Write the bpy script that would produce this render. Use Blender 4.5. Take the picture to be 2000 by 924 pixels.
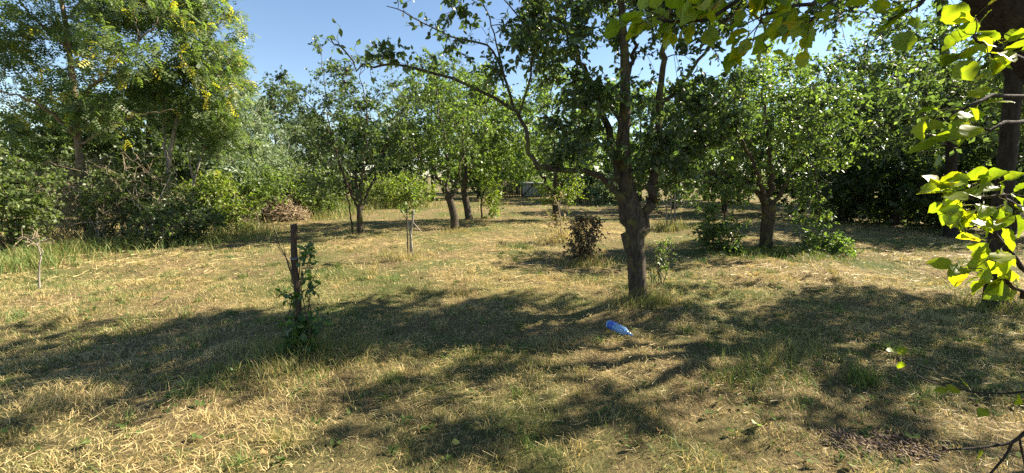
import bpy, math
import numpy as np
from mathutils import Matrix, Vector

# ------------------------------------------------------------------ clear
for o in list(bpy.data.objects):
    bpy.data.objects.remove(o)
scene = bpy.context.scene
C = scene.collection
R = math.radians

# ------------------------------------------------------------------ camera
FPX, CX, CY, HOR, CAMH = 800.0, 1000.0, 462.0, 345.0, 1.6     # pixels of the 2000x924 photograph
PITCH = math.atan((CY - HOR) / FPX)
cam_d = bpy.data.cameras.new('camera')
cam = bpy.data.objects.new('camera', cam_d)
C.objects.link(cam)
cam.location = (0, 0, CAMH)
cam.rotation_euler = (math.pi / 2 - PITCH, 0, 0)
cam_d.sensor_width = 36
cam_d.lens = FPX / 2000 * 36
cam_d.clip_start = 0.05
cam_d.clip_end = 3000
scene.camera = cam

# ------------------------------------------------------------------ sky, sun, exposure
SUN_EL, SUN_AZ = R(37), R(19)          # azimuth: degrees ahead of the camera's right
world = bpy.data.worlds.new('World')
scene.world = world
world.use_nodes = True
wn = world.node_tree.nodes
wl = world.node_tree.links
bg = wn['Background']
sky = wn.new('ShaderNodeTexSky')
sky.sky_type = 'NISHITA'
sky.sun_disc = False
sky.sun_elevation = SUN_EL
sky.sun_rotation = math.pi / 2 - SUN_AZ
sky.air_density = 1.0
sky.dust_density = 0.1
sky.ozone_density = 1.8
wl.new(sky.outputs[0], bg.inputs['Color'])
bg.inputs['Strength'].default_value = 0.055

sun_d = bpy.data.lights.new('sun', 'SUN')
sun_d.energy = 5.0
sun_d.angle = R(0.53)
sun_d.color = (1.0, 0.89, 0.72)
sun = bpy.data.objects.new('sun', sun_d)
C.objects.link(sun)
to_sun = Vector((math.cos(SUN_EL) * math.cos(SUN_AZ), math.cos(SUN_EL) * math.sin(SUN_AZ), math.sin(SUN_EL)))
sun.rotation_euler = to_sun.to_track_quat('Z', 'Y').to_euler()
sun.location = to_sun * 60

vs = scene.view_settings
vs.view_transform = 'Standard'
vs.look = 'None'
vs.gamma = 1.0
vs.use_curve_mapping = False
vs.exposure = 1.9
cy = scene.cycles
cy.max_bounces = 7
cy.diffuse_bounces = 4
cy.glossy_bounces = 2
cy.transmission_bounces = 4
cy.transparent_max_bounces = 6
cy.use_denoising = False
cy.sample_clamp_indirect = 6

# ------------------------------------------------------------------ maths helpers
rng = np.random.default_rng(11)
CP, SP = math.cos(PITCH), math.sin(PITCH)


def ray(px, py):
    u, v = (px - CX) / FPX, (CY - py) / FPX
    return np.array([u, CP + v * SP, -SP + v * CP])


def P(px, py, depth):
    """world point seen at photograph pixel px,py and standing depth metres away (world y)"""
    d = ray(px, py)
    return d * (depth / d[1]) + np.array([0, 0, CAMH])


def G(px, py):
    d = ray(px, py)
    return d * (-CAMH / d[2]) + np.array([0, 0, CAMH])


def norm(a):
    return a / np.maximum(np.linalg.norm(a, axis=-1, keepdims=True), 1e-9)


_perm = np.random.default_rng(5).random((256, 256))


def vn(x, y):
    xi, yi = np.floor(x).astype(int), np.floor(y).astype(int)
    fx, fy = x - xi, y - yi
    fx, fy = fx * fx * (3 - 2 * fx), fy * fy * (3 - 2 * fy)
    g = lambda a, b: _perm[a & 255, b & 255]
    return (g(xi, yi) * (1 - fx) * (1 - fy) + g(xi + 1, yi) * fx * (1 - fy)
            + g(xi, yi + 1) * (1 - fx) * fy + g(xi + 1, yi + 1) * fx * fy)


def height(x, y):
    x, y = np.asarray(x, float), np.asarray(y, float)
    near = np.clip(1.3 - np.hypot(x, y) / 40, 0.15, 1)
    return near * (0.09 * (vn(x * .45 + 7, y * .45 + 3) - .5) + 0.10 * (vn(x * 1.5 + 31, y * 1.5) - .5)
                   + 0.06 * (vn(x * 4.2, y * 4.2 + 17) - .5))


def spline(pts, n):
    p = np.asarray(pts, float)
    if len(p) == 2:
        t = np.linspace(0, 1, n)[:, None]
        return p[0] * (1 - t) + p[1] * t
    q = np.vstack([2 * p[0] - p[1], p, 2 * p[-1] - p[-2]])
    out = []
    for s in np.linspace(0, len(p) - 1 - 1e-6, n):
        i = int(s)
        t = s - i
        a, b, c, d = q[i], q[i + 1], q[i + 2], q[i + 3]
        out.append(.5 * (2 * b + (c - a) * t + (2 * a - 5 * b + 4 * c - d) * t * t + (3 * b - a - 3 * c + d) * t ** 3))
    return np.array(out)


# ------------------------------------------------------------------ mesh helpers
def mesh_data(name, V, Fs, mat, tint=None, smooth=False):
    """V (n,3); Fs list of (m,k) int arrays"""
    me = bpy.data.meshes.new(name)
    V = np.ascontiguousarray(V, dtype=np.float32)
    Fs = [np.asarray(f, dtype=np.int32) for f in Fs if len(f)]
    loops = np.concatenate([f.ravel() for f in Fs])
    tot = np.concatenate([np.full(len(f), f.shape[1], np.int32) for f in Fs])
    start = np.concatenate([[0], np.cumsum(tot)[:-1]]).astype(np.int32)
    me.vertices.add(len(V))
    me.vertices.foreach_set('co', V.ravel())
    me.loops.add(len(loops))
    me.loops.foreach_set('vertex_index', loops)
    me.polygons.add(len(tot))
    me.polygons.foreach_set('loop_start', start)
    me.polygons.foreach_set('loop_total', tot)
    if smooth:
        me.polygons.foreach_set('use_smooth', np.ones(len(tot), bool))
    if tint is not None:
        at = me.attributes.new('tint', 'FLOAT', 'POINT')
        at.data.foreach_set('value', np.ascontiguousarray(tint, dtype=np.float32))
    me.update(calc_edges=True)
    me.materials.append(mat)
    return me


def link(name, me, parent=None):
    o = bpy.data.objects.new(name, me)
    C.objects.link(o)
    if parent is not None:
        o.parent = parent
        o.matrix_parent_inverse = Matrix.Translation(-Vector(parent.location))
    return o


def mk(name, V, Fs, mat, parent=None, tint=None, smooth=False, kind=None):
    o = link(name, mesh_data(name, V, Fs, mat, tint, smooth), parent)
    if kind:
        o['kind'] = kind
    return o


def thing(name, loc, label, cat, group=None):
    o = bpy.data.objects.new(name, None)
    C.objects.link(o)
    o.empty_display_size = 0.2
    o.location = tuple(float(v) for v in loc)
    tag(o, label, cat, group)
    return o


def tag(o, label, cat, group=None):
    o['label'] = label
    o['category'] = cat
    if group:
        o['group'] = group


def tube(path, rad, sides=8, rough=0.0, cap=False):
    path = np.asarray(path, float)
    n = len(path)
    rad = np.broadcast_to(np.asarray(rad, float), (n,))
    T = norm(np.gradient(path, axis=0))
    a = np.array([1., 0, 0]) if abs(T[0][0]) < .8 else np.array([0, 1., 0])
    U = np.zeros_like(path)
    u = a - T[0] * (a @ T[0])
    for i in range(n):
        u = u - T[i] * (u @ T[i])
        u = u / max(np.linalg.norm(u), 1e-9)
        U[i] = u
    W = np.cross(T, U)
    th = np.linspace(0, 2 * np.pi, sides, endpoint=False)
    rr = rad[:, None] * np.ones(sides)[None]
    if rough:
        ph = rng.random(6) * 6.28
        s = np.linspace(0, n * .6, n)[:, None]
        rr = rr * (1 + rough * (np.sin(3 * th[None] + ph[0] + .5 * s) + .6 * np.sin(5 * th[None] + ph[1] - .7 * s)
                                + .5 * np.sin(2 * s + ph[2] + th[None])) + rough * .8 * (rng.random((n, sides)) - .5))
    V = path[:, None] + rr[..., None] * (np.cos(th)[None, :, None] * U[:, None] + np.sin(th)[None, :, None] * W[:, None])
    i = np.arange(n - 1)[:, None] * sides
    j = np.arange(sides)[None]
    k = (j + 1) % sides
    F = np.stack([i + j, i + k, i + sides + k, i + sides + j], -1).reshape(-1, 4)
    Fs = [F]
    V = V.reshape(-1, 3)
    if cap:
        Fs.append(np.arange(sides)[None, ::-1])
        Fs.append((np.arange(sides) + (n - 1) * sides)[None])
    return V, Fs


def join(parts):
    Vs, out, off = [], {}, 0
    for V, Fs in parts:
        Vs.append(V)
        for F in Fs:
            F = np.asarray(F)
            out.setdefault(F.shape[1], []).append(F + off)
        off += len(V)
    return np.vstack(Vs), [np.vstack(v) for v in out.values()]


def tubes_fast(paths, r0, r1, sides=3):
    """paths (n,k,3) thin twigs in one go"""
    n, k, _ = paths.shape
    T = norm(paths[:, -1] - paths[:, 0])
    a = np.where(np.abs(T[:, :1]) < .8, np.array([[1., 0, 0]]), np.array([[0, 1., 0]]))
    U = norm(a - T * (a * T).sum(1, keepdims=True))
    W = np.cross(T, U)
    th = np.linspace(0, 2 * np.pi, sides, endpoint=False)
    r = (np.asarray(r0)[:, None] * (1 - np.linspace(0, 1, k)) + np.asarray(r1)[:, None] * np.linspace(0, 1, k))
    ring = np.cos(th)[None, :, None] * U[:, None] + np.sin(th)[None, :, None] * W[:, None]
    V = paths[:, :, None] + r[..., None, None] * ring[:, None]
    base = (np.arange(n) * k * sides)[:, None, None]
    i = (np.arange(k - 1) * sides)[None, :, None]
    j = np.arange(sides)[None, None]
    q = (j + 1) % sides
    F = np.stack([base + i + j, base + i + q, base + i + sides + q, base + i + sides + j], -1).reshape(-1, 4)
    return V.reshape(-1, 3), [F]


def box(x0, x1, y0, y1, z0, z1):
    V = np.array([[x, y, z] for z in (z0, z1) for y in (y0, y1) for x in (x0, x1)], float)
    F = np.array([[0, 2, 3, 1], [4, 5, 7, 6], [0, 1, 5, 4], [2, 6, 7, 3], [0, 4, 6, 2], [1, 3, 7, 5]])
    return V, [F]


# ------------------------------------------------------------------ materials
def nodes_of(name):
    m = bpy.data.materials.new(name)
    m.use_nodes = True
    nt = m.node_tree
    nt.nodes.clear()
    return m, nt, nt.nodes.new('ShaderNodeOutputMaterial')


def ramp(nt, stops, interp='LINEAR'):
    r = nt.nodes.new('ShaderNodeValToRGB')
    r.color_ramp.interpolation = interp
    e = r.color_ramp.elements
    while len(e) < len(stops):
        e.new(0.5)
    for el, (p, c) in zip(e, stops):
        el.position = p
        el.color = (*c, 1)
    return r


def leaf_mat(name, stops, trans=0.42, tgain=(1.55, 1.8, 0.6), rough=0.42, spec=0.5):
    m, nt, out = nodes_of(name)
    at = nt.nodes.new('ShaderNodeAttribute')
    at.attribute_name = 'tint'
    r = ramp(nt, stops)
    nt.links.new(at.outputs['Fac'], r.inputs[0])
    pb = nt.nodes.new('ShaderNodeBsdfPrincipled')
    pb.inputs['Roughness'].default_value = rough
    pb.inputs['Specular IOR Level'].default_value = spec
    nt.links.new(r.outputs[0], pb.inputs['Base Color'])
    tr = nt.nodes.new('ShaderNodeBsdfTranslucent')
    mul = nt.nodes.new('ShaderNodeMix')
    mul.data_type = 'RGBA'
    mul.blend_type = 'MULTIPLY'
    mul.clamp_result = False
    mul.inputs['Factor'].default_value = 1
    nt.links.new(r.outputs[0], mul.inputs[6])
    mul.inputs[7].default_value = (*tgain, 1)
    nt.links.new(mul.outputs[2], tr.inputs['Color'])
    mx = nt.nodes.new('ShaderNodeMixShader')
    mx.inputs[0].default_value = trans
    nt.links.new(pb.outputs[0], mx.inputs[1])
    nt.links.new(tr.outputs[0], mx.inputs[2])
    nt.links.new(mx.outputs[0], out.inputs[0])
    return m


def bark_mat(name, c0, c1, c2=None, scale=(26, 26, 5), bump=0.9, moss=None):
    m, nt, out = nodes_of(name)
    tc = nt.nodes.new('ShaderNodeTexCoord')
    mp = nt.nodes.new('ShaderNodeMapping')
    mp.inputs['Scale'].default_value = scale
    nt.links.new(tc.outputs['Object'], mp.inputs[0])
    n1 = nt.nodes.new('ShaderNodeTexNoise')
    n1.inputs['Scale'].default_value = 1
    n1.inputs['Detail'].default_value = 6
    n1.inputs['Roughness'].default_value = 0.65
    n1.inputs['Distortion'].default_value = 0.6
    nt.links.new(mp.outputs[0], n1.inputs['Vector'])
    r = ramp(nt, [(0.3, c0), (0.52, c1), (0.75, c2 or c1)])
    nt.links.new(n1.outputs['Fac'], r.inputs[0])
    col = r.outputs[0]
    if moss:
        n2 = nt.nodes.new('ShaderNodeTexNoise')
        n2.inputs['Scale'].default_value = 7
        n2.inputs['Detail'].default_value = 5
        nt.links.new(tc.outputs['Object'], n2.inputs['Vector'])
        r2 = ramp(nt, [(0.52, (0, 0, 0)), (0.66, (1, 1, 1))])
        nt.links.new(n2.outputs['Fac'], r2.inputs[0])
        mx = nt.nodes.new('ShaderNodeMix')
        mx.data_type = 'RGBA'
        nt.links.new(r2.outputs[0], mx.inputs['Factor'])
        nt.links.new(col, mx.inputs[6])
        mx.inputs[7].default_value = (*moss, 1)
        col = mx.outputs[2]
    pb = nt.nodes.new('ShaderNodeBsdfPrincipled')
    pb.inputs['Roughness'].default_value = 0.9
    pb.inputs['Specular IOR Level'].default_value = 0.2
    nt.links.new(col, pb.inputs['Base Color'])
    bp = nt.nodes.new('ShaderNodeBump')
    bp.inputs['Strength'].default_value = bump
    bp.inputs['Distance'].default_value = 0.02
    nt.links.new(n1.outputs['Fac'], bp.inputs['Height'])
    nt.links.new(bp.outputs[0], pb.inputs['Normal'])
    nt.links.new(pb.outputs[0], out.inputs[0])
    return m


def plain(name, col, rough=0.7, noise=0.25, scale=12, metal=0.0):
    m, nt, out = nodes_of(name)
    tc = nt.nodes.new('ShaderNodeTexCoord')
    n1 = nt.nodes.new('ShaderNodeTexNoise')
    n1.inputs['Scale'].default_value = scale
    n1.inputs['Detail'].default_value = 5
    nt.links.new(tc.outputs['Object'], n1.inputs['Vector'])
    r = ramp(nt, [(0.3, tuple(c * (1 - noise) for c in col)), (0.7, tuple(min(1, c * (1 + noise)) for c in col))])
    nt.links.new(n1.outputs['Fac'], r.inputs[0])
    pb = nt.nodes.new('ShaderNodeBsdfPrincipled')
    pb.inputs['Roughness'].default_value = rough
    pb.inputs['Metallic'].default_value = metal
    nt.links.new(r.outputs[0], pb.inputs['Base Color'])
    nt.links.new(pb.outputs[0], out.inputs[0])
    return m


M = {}
M['plum'] = leaf_mat('plum_leaf', [(0, (.048, .074, .034)), (.45, (.09, .128, .056)), (.9, (.16, .20, .082)), (1, (.24, .25, .09))],
                     trans=.5, rough=.36, spec=.6)
M['apple'] = leaf_mat('apple_leaf', [(0, (.055, .085, .032)), (.5, (.11, .155, .052)), (.93, (.19, .24, .075)), (1, (.36, .34, .08))],
                      trans=.52, rough=.36, spec=.6)
M['bright'] = leaf_mat('bright_leaf', [(0, (.08, .12, .038)), (.5, (.145, .195, .058)), (1, (.24, .285, .08))], trans=.5, rough=.45)
M['locust'] = leaf_mat('locust_leaf', [(0, (.075, .11, .05)), (.5, (.125, .17, .068)), (.86, (.19, .23, .085)), (.9, (.36, .34, .06)), (1, (.52, .43, .06))],
                       trans=.5, rough=.5)
M['silver'] = leaf_mat('willow_leaf', [(0, (.10, .15, .08)), (.5, (.17, .23, .12)), (1, (.27, .32, .18))], trans=.35, rough=.5, tgain=(1.2, 1.3, .6))
M['scrub'] = leaf_mat('scrub_leaf', [(0, (.06, .085, .03)), (.5, (.115, .155, .05)), (.9, (.20, .24, .075)), (1, (.36, .31, .09))], trans=.4, rough=.5)
M['yellowgreen'] = leaf_mat('vine_leaf', [(0, (.09, .13, .025)), (.5, (.17, .22, .04)), (.85, (.27, .30, .05)), (1, (.36, .24, .08))], trans=.42, rough=.5)
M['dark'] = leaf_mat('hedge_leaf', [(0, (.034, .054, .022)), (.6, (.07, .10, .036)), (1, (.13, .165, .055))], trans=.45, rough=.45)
M['drybush'] = leaf_mat('dry_leaf', [(0, (.16, .12, .06)), (.5, (.27, .21, .11)), (.8, (.20, .19, .07)), (1, (.10, .13, .04))], trans=.3, rough=.7)
M['brownbush'] = leaf_mat('bronze_leaf', [(0, (.05, .038, .024)), (.5, (.085, .062, .036)), (1, (.17, .12, .06))], trans=.3, rough=.5)
M['near'] = leaf_mat('mulberry_leaf', [(0, (.07, .125, .016)), (.5, (.16, .24, .02)), (.9, (.24, .29, .018)), (.96, (.40, .33, .02)), (1, (.40, .24, .03))],
                     trans=.58, tgain=(2.2, 2.0, .5), rough=.42, spec=.5)
def add_veins(m):
    nt = m.node_tree
    L = nt.links.new
    rp = [n for n in nt.nodes if n.type == 'VALTORGB'][0]
    pb = [n for n in nt.nodes if n.type == 'BSDF_PRINCIPLED'][0]
    ml = [n for n in nt.nodes if n.type == 'MIX'][0]
    tc = nt.nodes.new('ShaderNodeTexCoord')
    sp = nt.nodes.new('ShaderNodeSeparateXYZ')
    L(tc.outputs['Object'], sp.inputs[0])

    def mth(op, a, b=None):
        n = nt.nodes.new('ShaderNodeMath')
        n.operation = op
        for i, v in enumerate((a, b)):
            if v is None:
                continue
            if isinstance(v, (int, float)):
                n.inputs[i].default_value = v
            else:
                L(v, n.inputs[i])
        return n.outputs[0]
    ay = mth('ABSOLUTE', sp.outputs['Y'])
    k = mth('MULTIPLY', mth('SUBTRACT', sp.outputs['X'], mth('MULTIPLY', ay, .75)), 6.5)
    side = mth('LESS_THAN', mth('ABSOLUTE', mth('SUBTRACT', mth('FRACT', k), .5)), .06)
    mid = mth('LESS_THAN', ay, .014)
    vein = mth('MULTIPLY', mth('MAXIMUM', side, mid), .45)
    nz = nt.nodes.new('ShaderNodeTexNoise')
    nz.inputs['Scale'].default_value = 3.5
    nz.inputs['Detail'].default_value = 5
    L(tc.outputs['Object'], nz.inputs['Vector'])
    br = ramp(nt, [(.3, (.8, .85, .8)), (.55, (1, 1, 1)), (.78, (1.2, 1.05, .9))])
    L(nz.outputs['Fac'], br.inputs[0])
    m1 = nt.nodes.new('ShaderNodeMix')
    m1.data_type = 'RGBA'
    m1.blend_type = 'MULTIPLY'
    m1.inputs['Factor'].default_value = 1
    L(rp.outputs[0], m1.inputs[6])
    L(br.outputs[0], m1.inputs[7])
    m2 = nt.nodes.new('ShaderNodeMix')
    m2.data_type = 'RGBA'
    L(vein, m2.inputs['Factor'])
    L(m1.outputs[2], m2.inputs[6])
    m2.inputs[7].default_value = (.20, .24, .03, 1)
    L(m2.outputs[2], pb.inputs['Base Color'])
    L(m2.outputs[2], ml.inputs[6])


add_veins(M['near'])
M['blade'] = leaf_mat('grass_blade', [(0, (.06, .115, .026)), (.22, (.115, .18, .042)), (.42, (.24, .24, .075)), (.6, (.45, .345, .15)), (.85, (.60, .465, .225)), (1, (.72, .60, .34))],
                      trans=.30, tgain=(1.15, 1.15, .8), rough=.55, spec=.3)
M['bark'] = bark_mat('plum_bark', (.020, .015, .011), (.062, .049, .036), (.14, .115, .085), scale=(38, 38, 7), bump=1., moss=(.10, .095, .03))
M['bark_dark'] = bark_mat('dark_bark', (.014, .011, .008), (.036, .028, .021), (.07, .055, .042))
M['bark_locust'] = bark_mat('locust_bark', (.10, .07, .045), (.24, .18, .12), (.36, .28, .20))
M['bark_pale'] = bark_mat('pale_bark', (.14, .12, .09), (.28, .25, .20), (.40, .36, .30))
M['twig'] = bark_mat('twig_bark', (.04, .031, .023), (.075, .058, .042), (.12, .095, .07), scale=(40, 40, 12), bump=.3)
M['twig_dry'] = bark_mat('dry_twig_bark', (.20, .15, .10), (.32, .25, .17), (.42, .35, .25), scale=(40, 40, 12), bump=.3)
M['wood_grey'] = bark_mat('weathered_wood', (.10, .085, .07), (.22, .19, .155), (.32, .28, .23), scale=(30, 30, 3), bump=.5)
M['post'] = bark_mat('post_wood', (.028, .020, .015), (.065, .046, .034), (.11, .085, .06), scale=(40, 40, 4), bump=.8)

# ------------------------------------------------------------------ leaf templates (local: along, side, normal)
LEAF2 = (np.array([[0, 0, 0], [.45, -.30, .05], [1, 0, -.06], [.45, .30, .05]]), [np.array([[0, 1, 2, 3]])])
LEAF4 = (np.array([[0, 0, 0], [.30, -.27, .06], [.68, -.22, .05], [1, 0, -.10], [.68, .22, .05], [.30, .27, .06], [.5, 0, -.02]]),
         [np.array([[0, 1, 6], [6, 1, 2], [6, 2, 3], [0, 6, 5], [6, 4, 5], [6, 3, 4]])])
NARROW = (np.array([[0, 0, 0], [.45, -.11, .02], [1, 0, -.12], [.45, .11, .02]]), [np.array([[0, 1, 2, 3]])])


def frond_template(k=4):
    V, F = [], []
    for i in range(k):
        a = .18 + .72 * i / (k - 1)
        droop = -.16 * a * a
        for s in (-1, 1):
            b = len(V)
            L, w = .27 * (1 - .25 * abs(a - .5)), .088
            d = np.array([.35, s * .93, 0])
            e = np.array([.93, -s * .35, 0])
            p = np.array([a, 0, droop])
            V += [p, p + d * L * .5 - e * w + [0, 0, .01], p + d * L + [0, 0, -.03], p + d * L * .5 + e * w + [0, 0, .01]]
            F.append([b, b + 1, b + 2, b + 3])
    b = len(V)
    p = np.array([.9, 0, -.13])
    V += [p, p + [.13, -.055, 0], p + [.26, 0, -.05], p + [.13, .055, 0]]
    F.append([b, b + 1, b + 2, b + 3])
    return np.array(V), [np.array(F)]


FROND = frond_template()


def sprig_template(k=5, w=.16, L=.42):
    """a little spray of leaves, for crowns further off"""
    r = np.random.default_rng(3)
    V, F = [], []
    for i in range(k):
        a = .1 + .65 * i / (k - 1)
        ang = (i % 2 * 2 - 1) * (0.9 - .5 * i / k) + r.normal() * .2
        d = np.array([math.cos(ang), math.sin(ang), r.normal() * .3])
        e = norm(np.cross(d, [r.normal() * .4, r.normal() * .4, 1]))
        p = np.array([a, 0, r.normal() * .05])
        b = len(V)
        V += [p, p + d * L * .5 - e * w, p + d * L, p + d * L * .5 + e * w]
        F.append([b, b + 1, b + 2, b + 3])
    return np.array(V), [np.array(F)]


SPRIG = sprig_template()
WSPRIG = sprig_template(5, .08, .5)
TEMPL = {'leaf2': LEAF2, 'leaf4': LEAF4, 'narrow': NARROW, 'frond': FROND, 'sprig': SPRIG, 'wsprig': WSPRIG}


def instance_leaves(templ, pos, d, nrm, size, tint):
    TV, TF = templ
    d = norm(d)
    s = norm(np.cross(nrm, d))
    n = np.cross(d, s)
    V = (pos[:, None] + size[:, None, None] * (TV[None, :, 0:1] * d[:, None] + TV[None, :, 1:2] * s[:, None] + TV[None, :, 2:3] * n[:, None]))
    k = len(TV)
    off = np.arange(len(pos)) * k
    Fs = [(off[:, None, None] + f[None]).reshape(-1, f.shape[1]) for f in TF]
    return V.reshape(-1, 3), Fs, np.repeat(tint, k)


def rand_dirs(n):
    return norm(rng.normal(size=(n, 3)))


# ------------------------------------------------------------------ tree generator
def B(px, py, d, rx, ry, rd=None, wt=1.0):
    """crown lobe: centre at pixel px,py and depth d, radii given in photograph pixels (rd in metres)"""
    c = P(px, py, d)
    return c, np.array([rx / FPX * d, rd if rd else .5 * (rx + ry) / FPX * d, ry / FPX * d]), wt


def in_blobs(blobs, n, shell=.5):
    vol = np.array([b[1].prod() ** .67 * (b[2] if len(b) > 2 else 1) for b in blobs])
    idx = rng.choice(len(blobs), n, p=vol / vol.sum())
    c = np.array([b[0] for b in blobs])[idx]
    r = np.array([b[1] for b in blobs])[idx]
    u = rng.random(n) ** (1 / (3 + 3 * shell))
    return c + rand_dirs(n) * r * u[:, None]


def make_tree(name, label, cat, limbs, blobs, bark='bark', leaf='plum', templ='leaf2', leaf_size=.06, n_bough=60, n_twig=500,
              lpt=12, twig_len=.45, group=None, trunk_sides=14, bough_r=.016, twig_r=.004, droop=.25, up=.35, upn=.6,
              yellow=0.0, rough=.05, zmin=.12, sub=.0, keep=None, twig_mat='twig', tint_lo=0., tint_hi=.9, limb_names=True, trunk_attach=.45):
    """limbs: list of (points, r0, r1), the first is the trunk (its first point is the base)"""
    base = np.array(limbs[0][0][0], float)
    base[2] = float(height(base[0], base[1]))
    root = thing(name, base, label, cat, group)
    nodes, nrad = [], []
    for i, (pts, r0, r1) in enumerate(limbs):
        pts = [np.array(p, float) for p in pts]
        L = sum(np.linalg.norm(a - b) for a, b in zip(pts, pts[1:]))
        n = int(np.clip(L / .10, 6, 44))
        if i == 0:
            pts[0] = pts[0].copy()
            pts[0][2] = base[2] - .08
        path = spline(pts, n)
        t = np.linspace(0, 1, n)
        if i:
            path[1:-1] += rng.normal(size=(n - 2, 3)) * min(.03, r0 * .5)
        rad = r0 + (r1 - r0) * t ** .8 if np.isscalar(r0) else np.interp(t, np.linspace(0, 1, len(r0)), r0)
        r0 = float(rad[0])
        if i == 0:
            zz = path[:, 2] - path[0, 2]
            rad = rad * (1 + .5 * np.exp(-zz / .10))
        V, Fs = tube(path, rad, trunk_sides if i == 0 else max(6, trunk_sides - 5), rough if i == 0 else rough * .8)
        mk('trunk' if i == 0 else 'limb', V, Fs, M[bark], root, smooth=True)
        k0 = int(n * trunk_attach) if i == 0 else int(n * .2)
        nodes.append(path[k0:])
        nrad.append(rad[k0:])
    nodes, nrad = np.vstack(nodes), np.concatenate(nrad)
    # boughs
    tg = in_blobs(blobs, n_bough)
    tg[:, 2] = np.maximum(tg[:, 2], zmin)
    order = np.argsort([np.min(np.linalg.norm(nodes - p, axis=1)) for p in tg])
    bp = []
    br = []
    for t in tg[order]:
        dv = t - nodes
        dist = np.linalg.norm(dv, axis=1)
        cost = dist + .7 * np.maximum(0, nodes[:, 2] - t[2] + .25 * dist)
        i = int(np.argmin(cost))
        p0, L = nodes[i], dist[i]
        c1 = p0 + (t - p0) * .35 + np.array([0, 0, 1]) * L * .10 + rng.normal(size=3) * L * .07
        c2 = p0 + (t - p0) * .7 + np.array([0, 0, 1]) * L * .08 + rng.normal(size=3) * L * .07
        path = spline([p0, c1, c2, t], 7)
        r0 = min(nrad[i] * .75, bough_r * (.6 + .55 * L))
        rad = np.linspace(r0, min(.0045, r0), 7)
        bp.append(path)
        br.append(rad)
        nodes = np.vstack([nodes, path[2:]])
        nrad = np.concatenate([nrad, rad[2:]])
    parts = [tube(p[[0, 2, 4, 6]], r[[0, 2, 4, 6]], 5) for p, r in zip(bp, br)]
    if parts:
        V, Fs = join(parts)
        mk('branchwork', V, Fs, M[bark], root, smooth=True, kind='stuff')
    # twigs
    BP = np.array(bp)
    bi = rng.integers(0, len(bp), n_twig)
    s = 2 + rng.random(n_twig) * 3.999
    s = np.where(rng.random(n_twig) < .25, 5.9, s)
    k = s.astype(int)
    f = (s - k)[:, None]
    st = BP[bi, k] * (1 - f) + BP[bi, k + 1] * f
    tan = norm(BP[bi, k + 1] - BP[bi, k])
    dr = norm(tan * .55 + rand_dirs(n_twig) * .8 + np.array([0, 0, up]))
    L = twig_len * (.45 + .9 * rng.random(n_twig))
    t = np.linspace(0, 1, 4)[None, :, None]
    TP = st[:, None] + dr[:, None] * L[:, None, None] * t + np.array([0, 0, -1.])[None, None] * (droop * L)[:, None, None] * t ** 2
    TP[:, 1:3] += rng.normal(size=(n_twig, 2, 3)) * (.06 * L)[:, None, None]
    TP[..., 2] = np.maximum(TP[..., 2], zmin * .6)
    V, Fs = tubes_fast(TP[:, [0, 2, 3]] if base[1] < 13 else TP[:, [0, 3]], np.full(n_twig, twig_r), np.full(n_twig, twig_r * .45))
    mk('twigwork', V, Fs, M[twig_mat], root, kind='stuff')
    # leaves
    n = n_twig * lpt
    ti = np.repeat(np.arange(n_twig), lpt)
    s = (.12 + .88 * rng.random(n)) * 2.999
    k = s.astype(int)
    f = (s - k)[:, None]
    pos = TP[ti, k] * (1 - f) + TP[ti, k + 1] * f
    tan = norm(TP[ti, k + 1] - TP[ti, k])
    d = norm(tan * .5 + rand_dirs(n) * .9 + np.array([0, 0, -droop]))
    nr = norm(rand_dirs(n) * .8 + np.array([0, 0, upn]))
    size = leaf_size * (.45 + .85 * rng.random(n))
    cl = rng.normal(size=n_twig) * .16
    tint = np.clip(.42 + cl[ti] + rng.normal(size=n) * .17, tint_lo, tint_hi)
    if yellow:
        yt = rng.random(n_twig) < yellow
        tint = np.where(yt[ti] & (rng.random(n) < .6), .93 + .07 * rng.random(n), tint)
    if keep is not None:
        kk = keep(pos)
        pos, d, nr, size, tint = pos[kk], d[kk], nr[kk], size[kk], tint[kk]
    V, Fs, tn = instance_leaves(TEMPL[templ], pos, d, nr, size, tint)
    mk('crown', V, Fs, M[leaf], root, tint=tn, kind='stuff')
    return root


def make_shrub(name, label, cat, base, blobs, stems=7, spread=.25, **kw):
    b = np.array(base, float)
    limbs = []
    for i in range(stems):
        a = rng.random() * 6.28
        t = in_blobs(blobs, 1, .2)[0]
        p0 = b + np.array([math.cos(a), math.sin(a), 0]) * spread * rng.random()
        p0[2] = float(height(p0[0], p0[1])) - .04
        if i == 0:
            p0 = b.copy()
        mid = (p0 + t) / 2 + np.array([0, 0, .12 * abs(t[2])]) + rng.normal(size=3) * .05
        limbs.append(([p0, mid, t], kw.get('stem_r', .016) * (.7 + .6 * rng.random()), .004))
    kw.pop('stem_r', None)
    kw.setdefault('trunk_sides', 7)
    kw.setdefault('trunk_attach', .15)
    return make_tree(name, label, cat, limbs, blobs, **kw)

# ================================================================== GROUND
def axis_steps(lo, hi, fine, reach):
    out = [0.0]
    s = fine
    while out[-1] < hi:
        if out[-1] > reach:
            s *= 1.18
        out.append(out[-1] + s)
    pos = np.array(out)
    if lo < 0:
        return np.concatenate([-pos[:0:-1], pos])
    return pos


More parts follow.
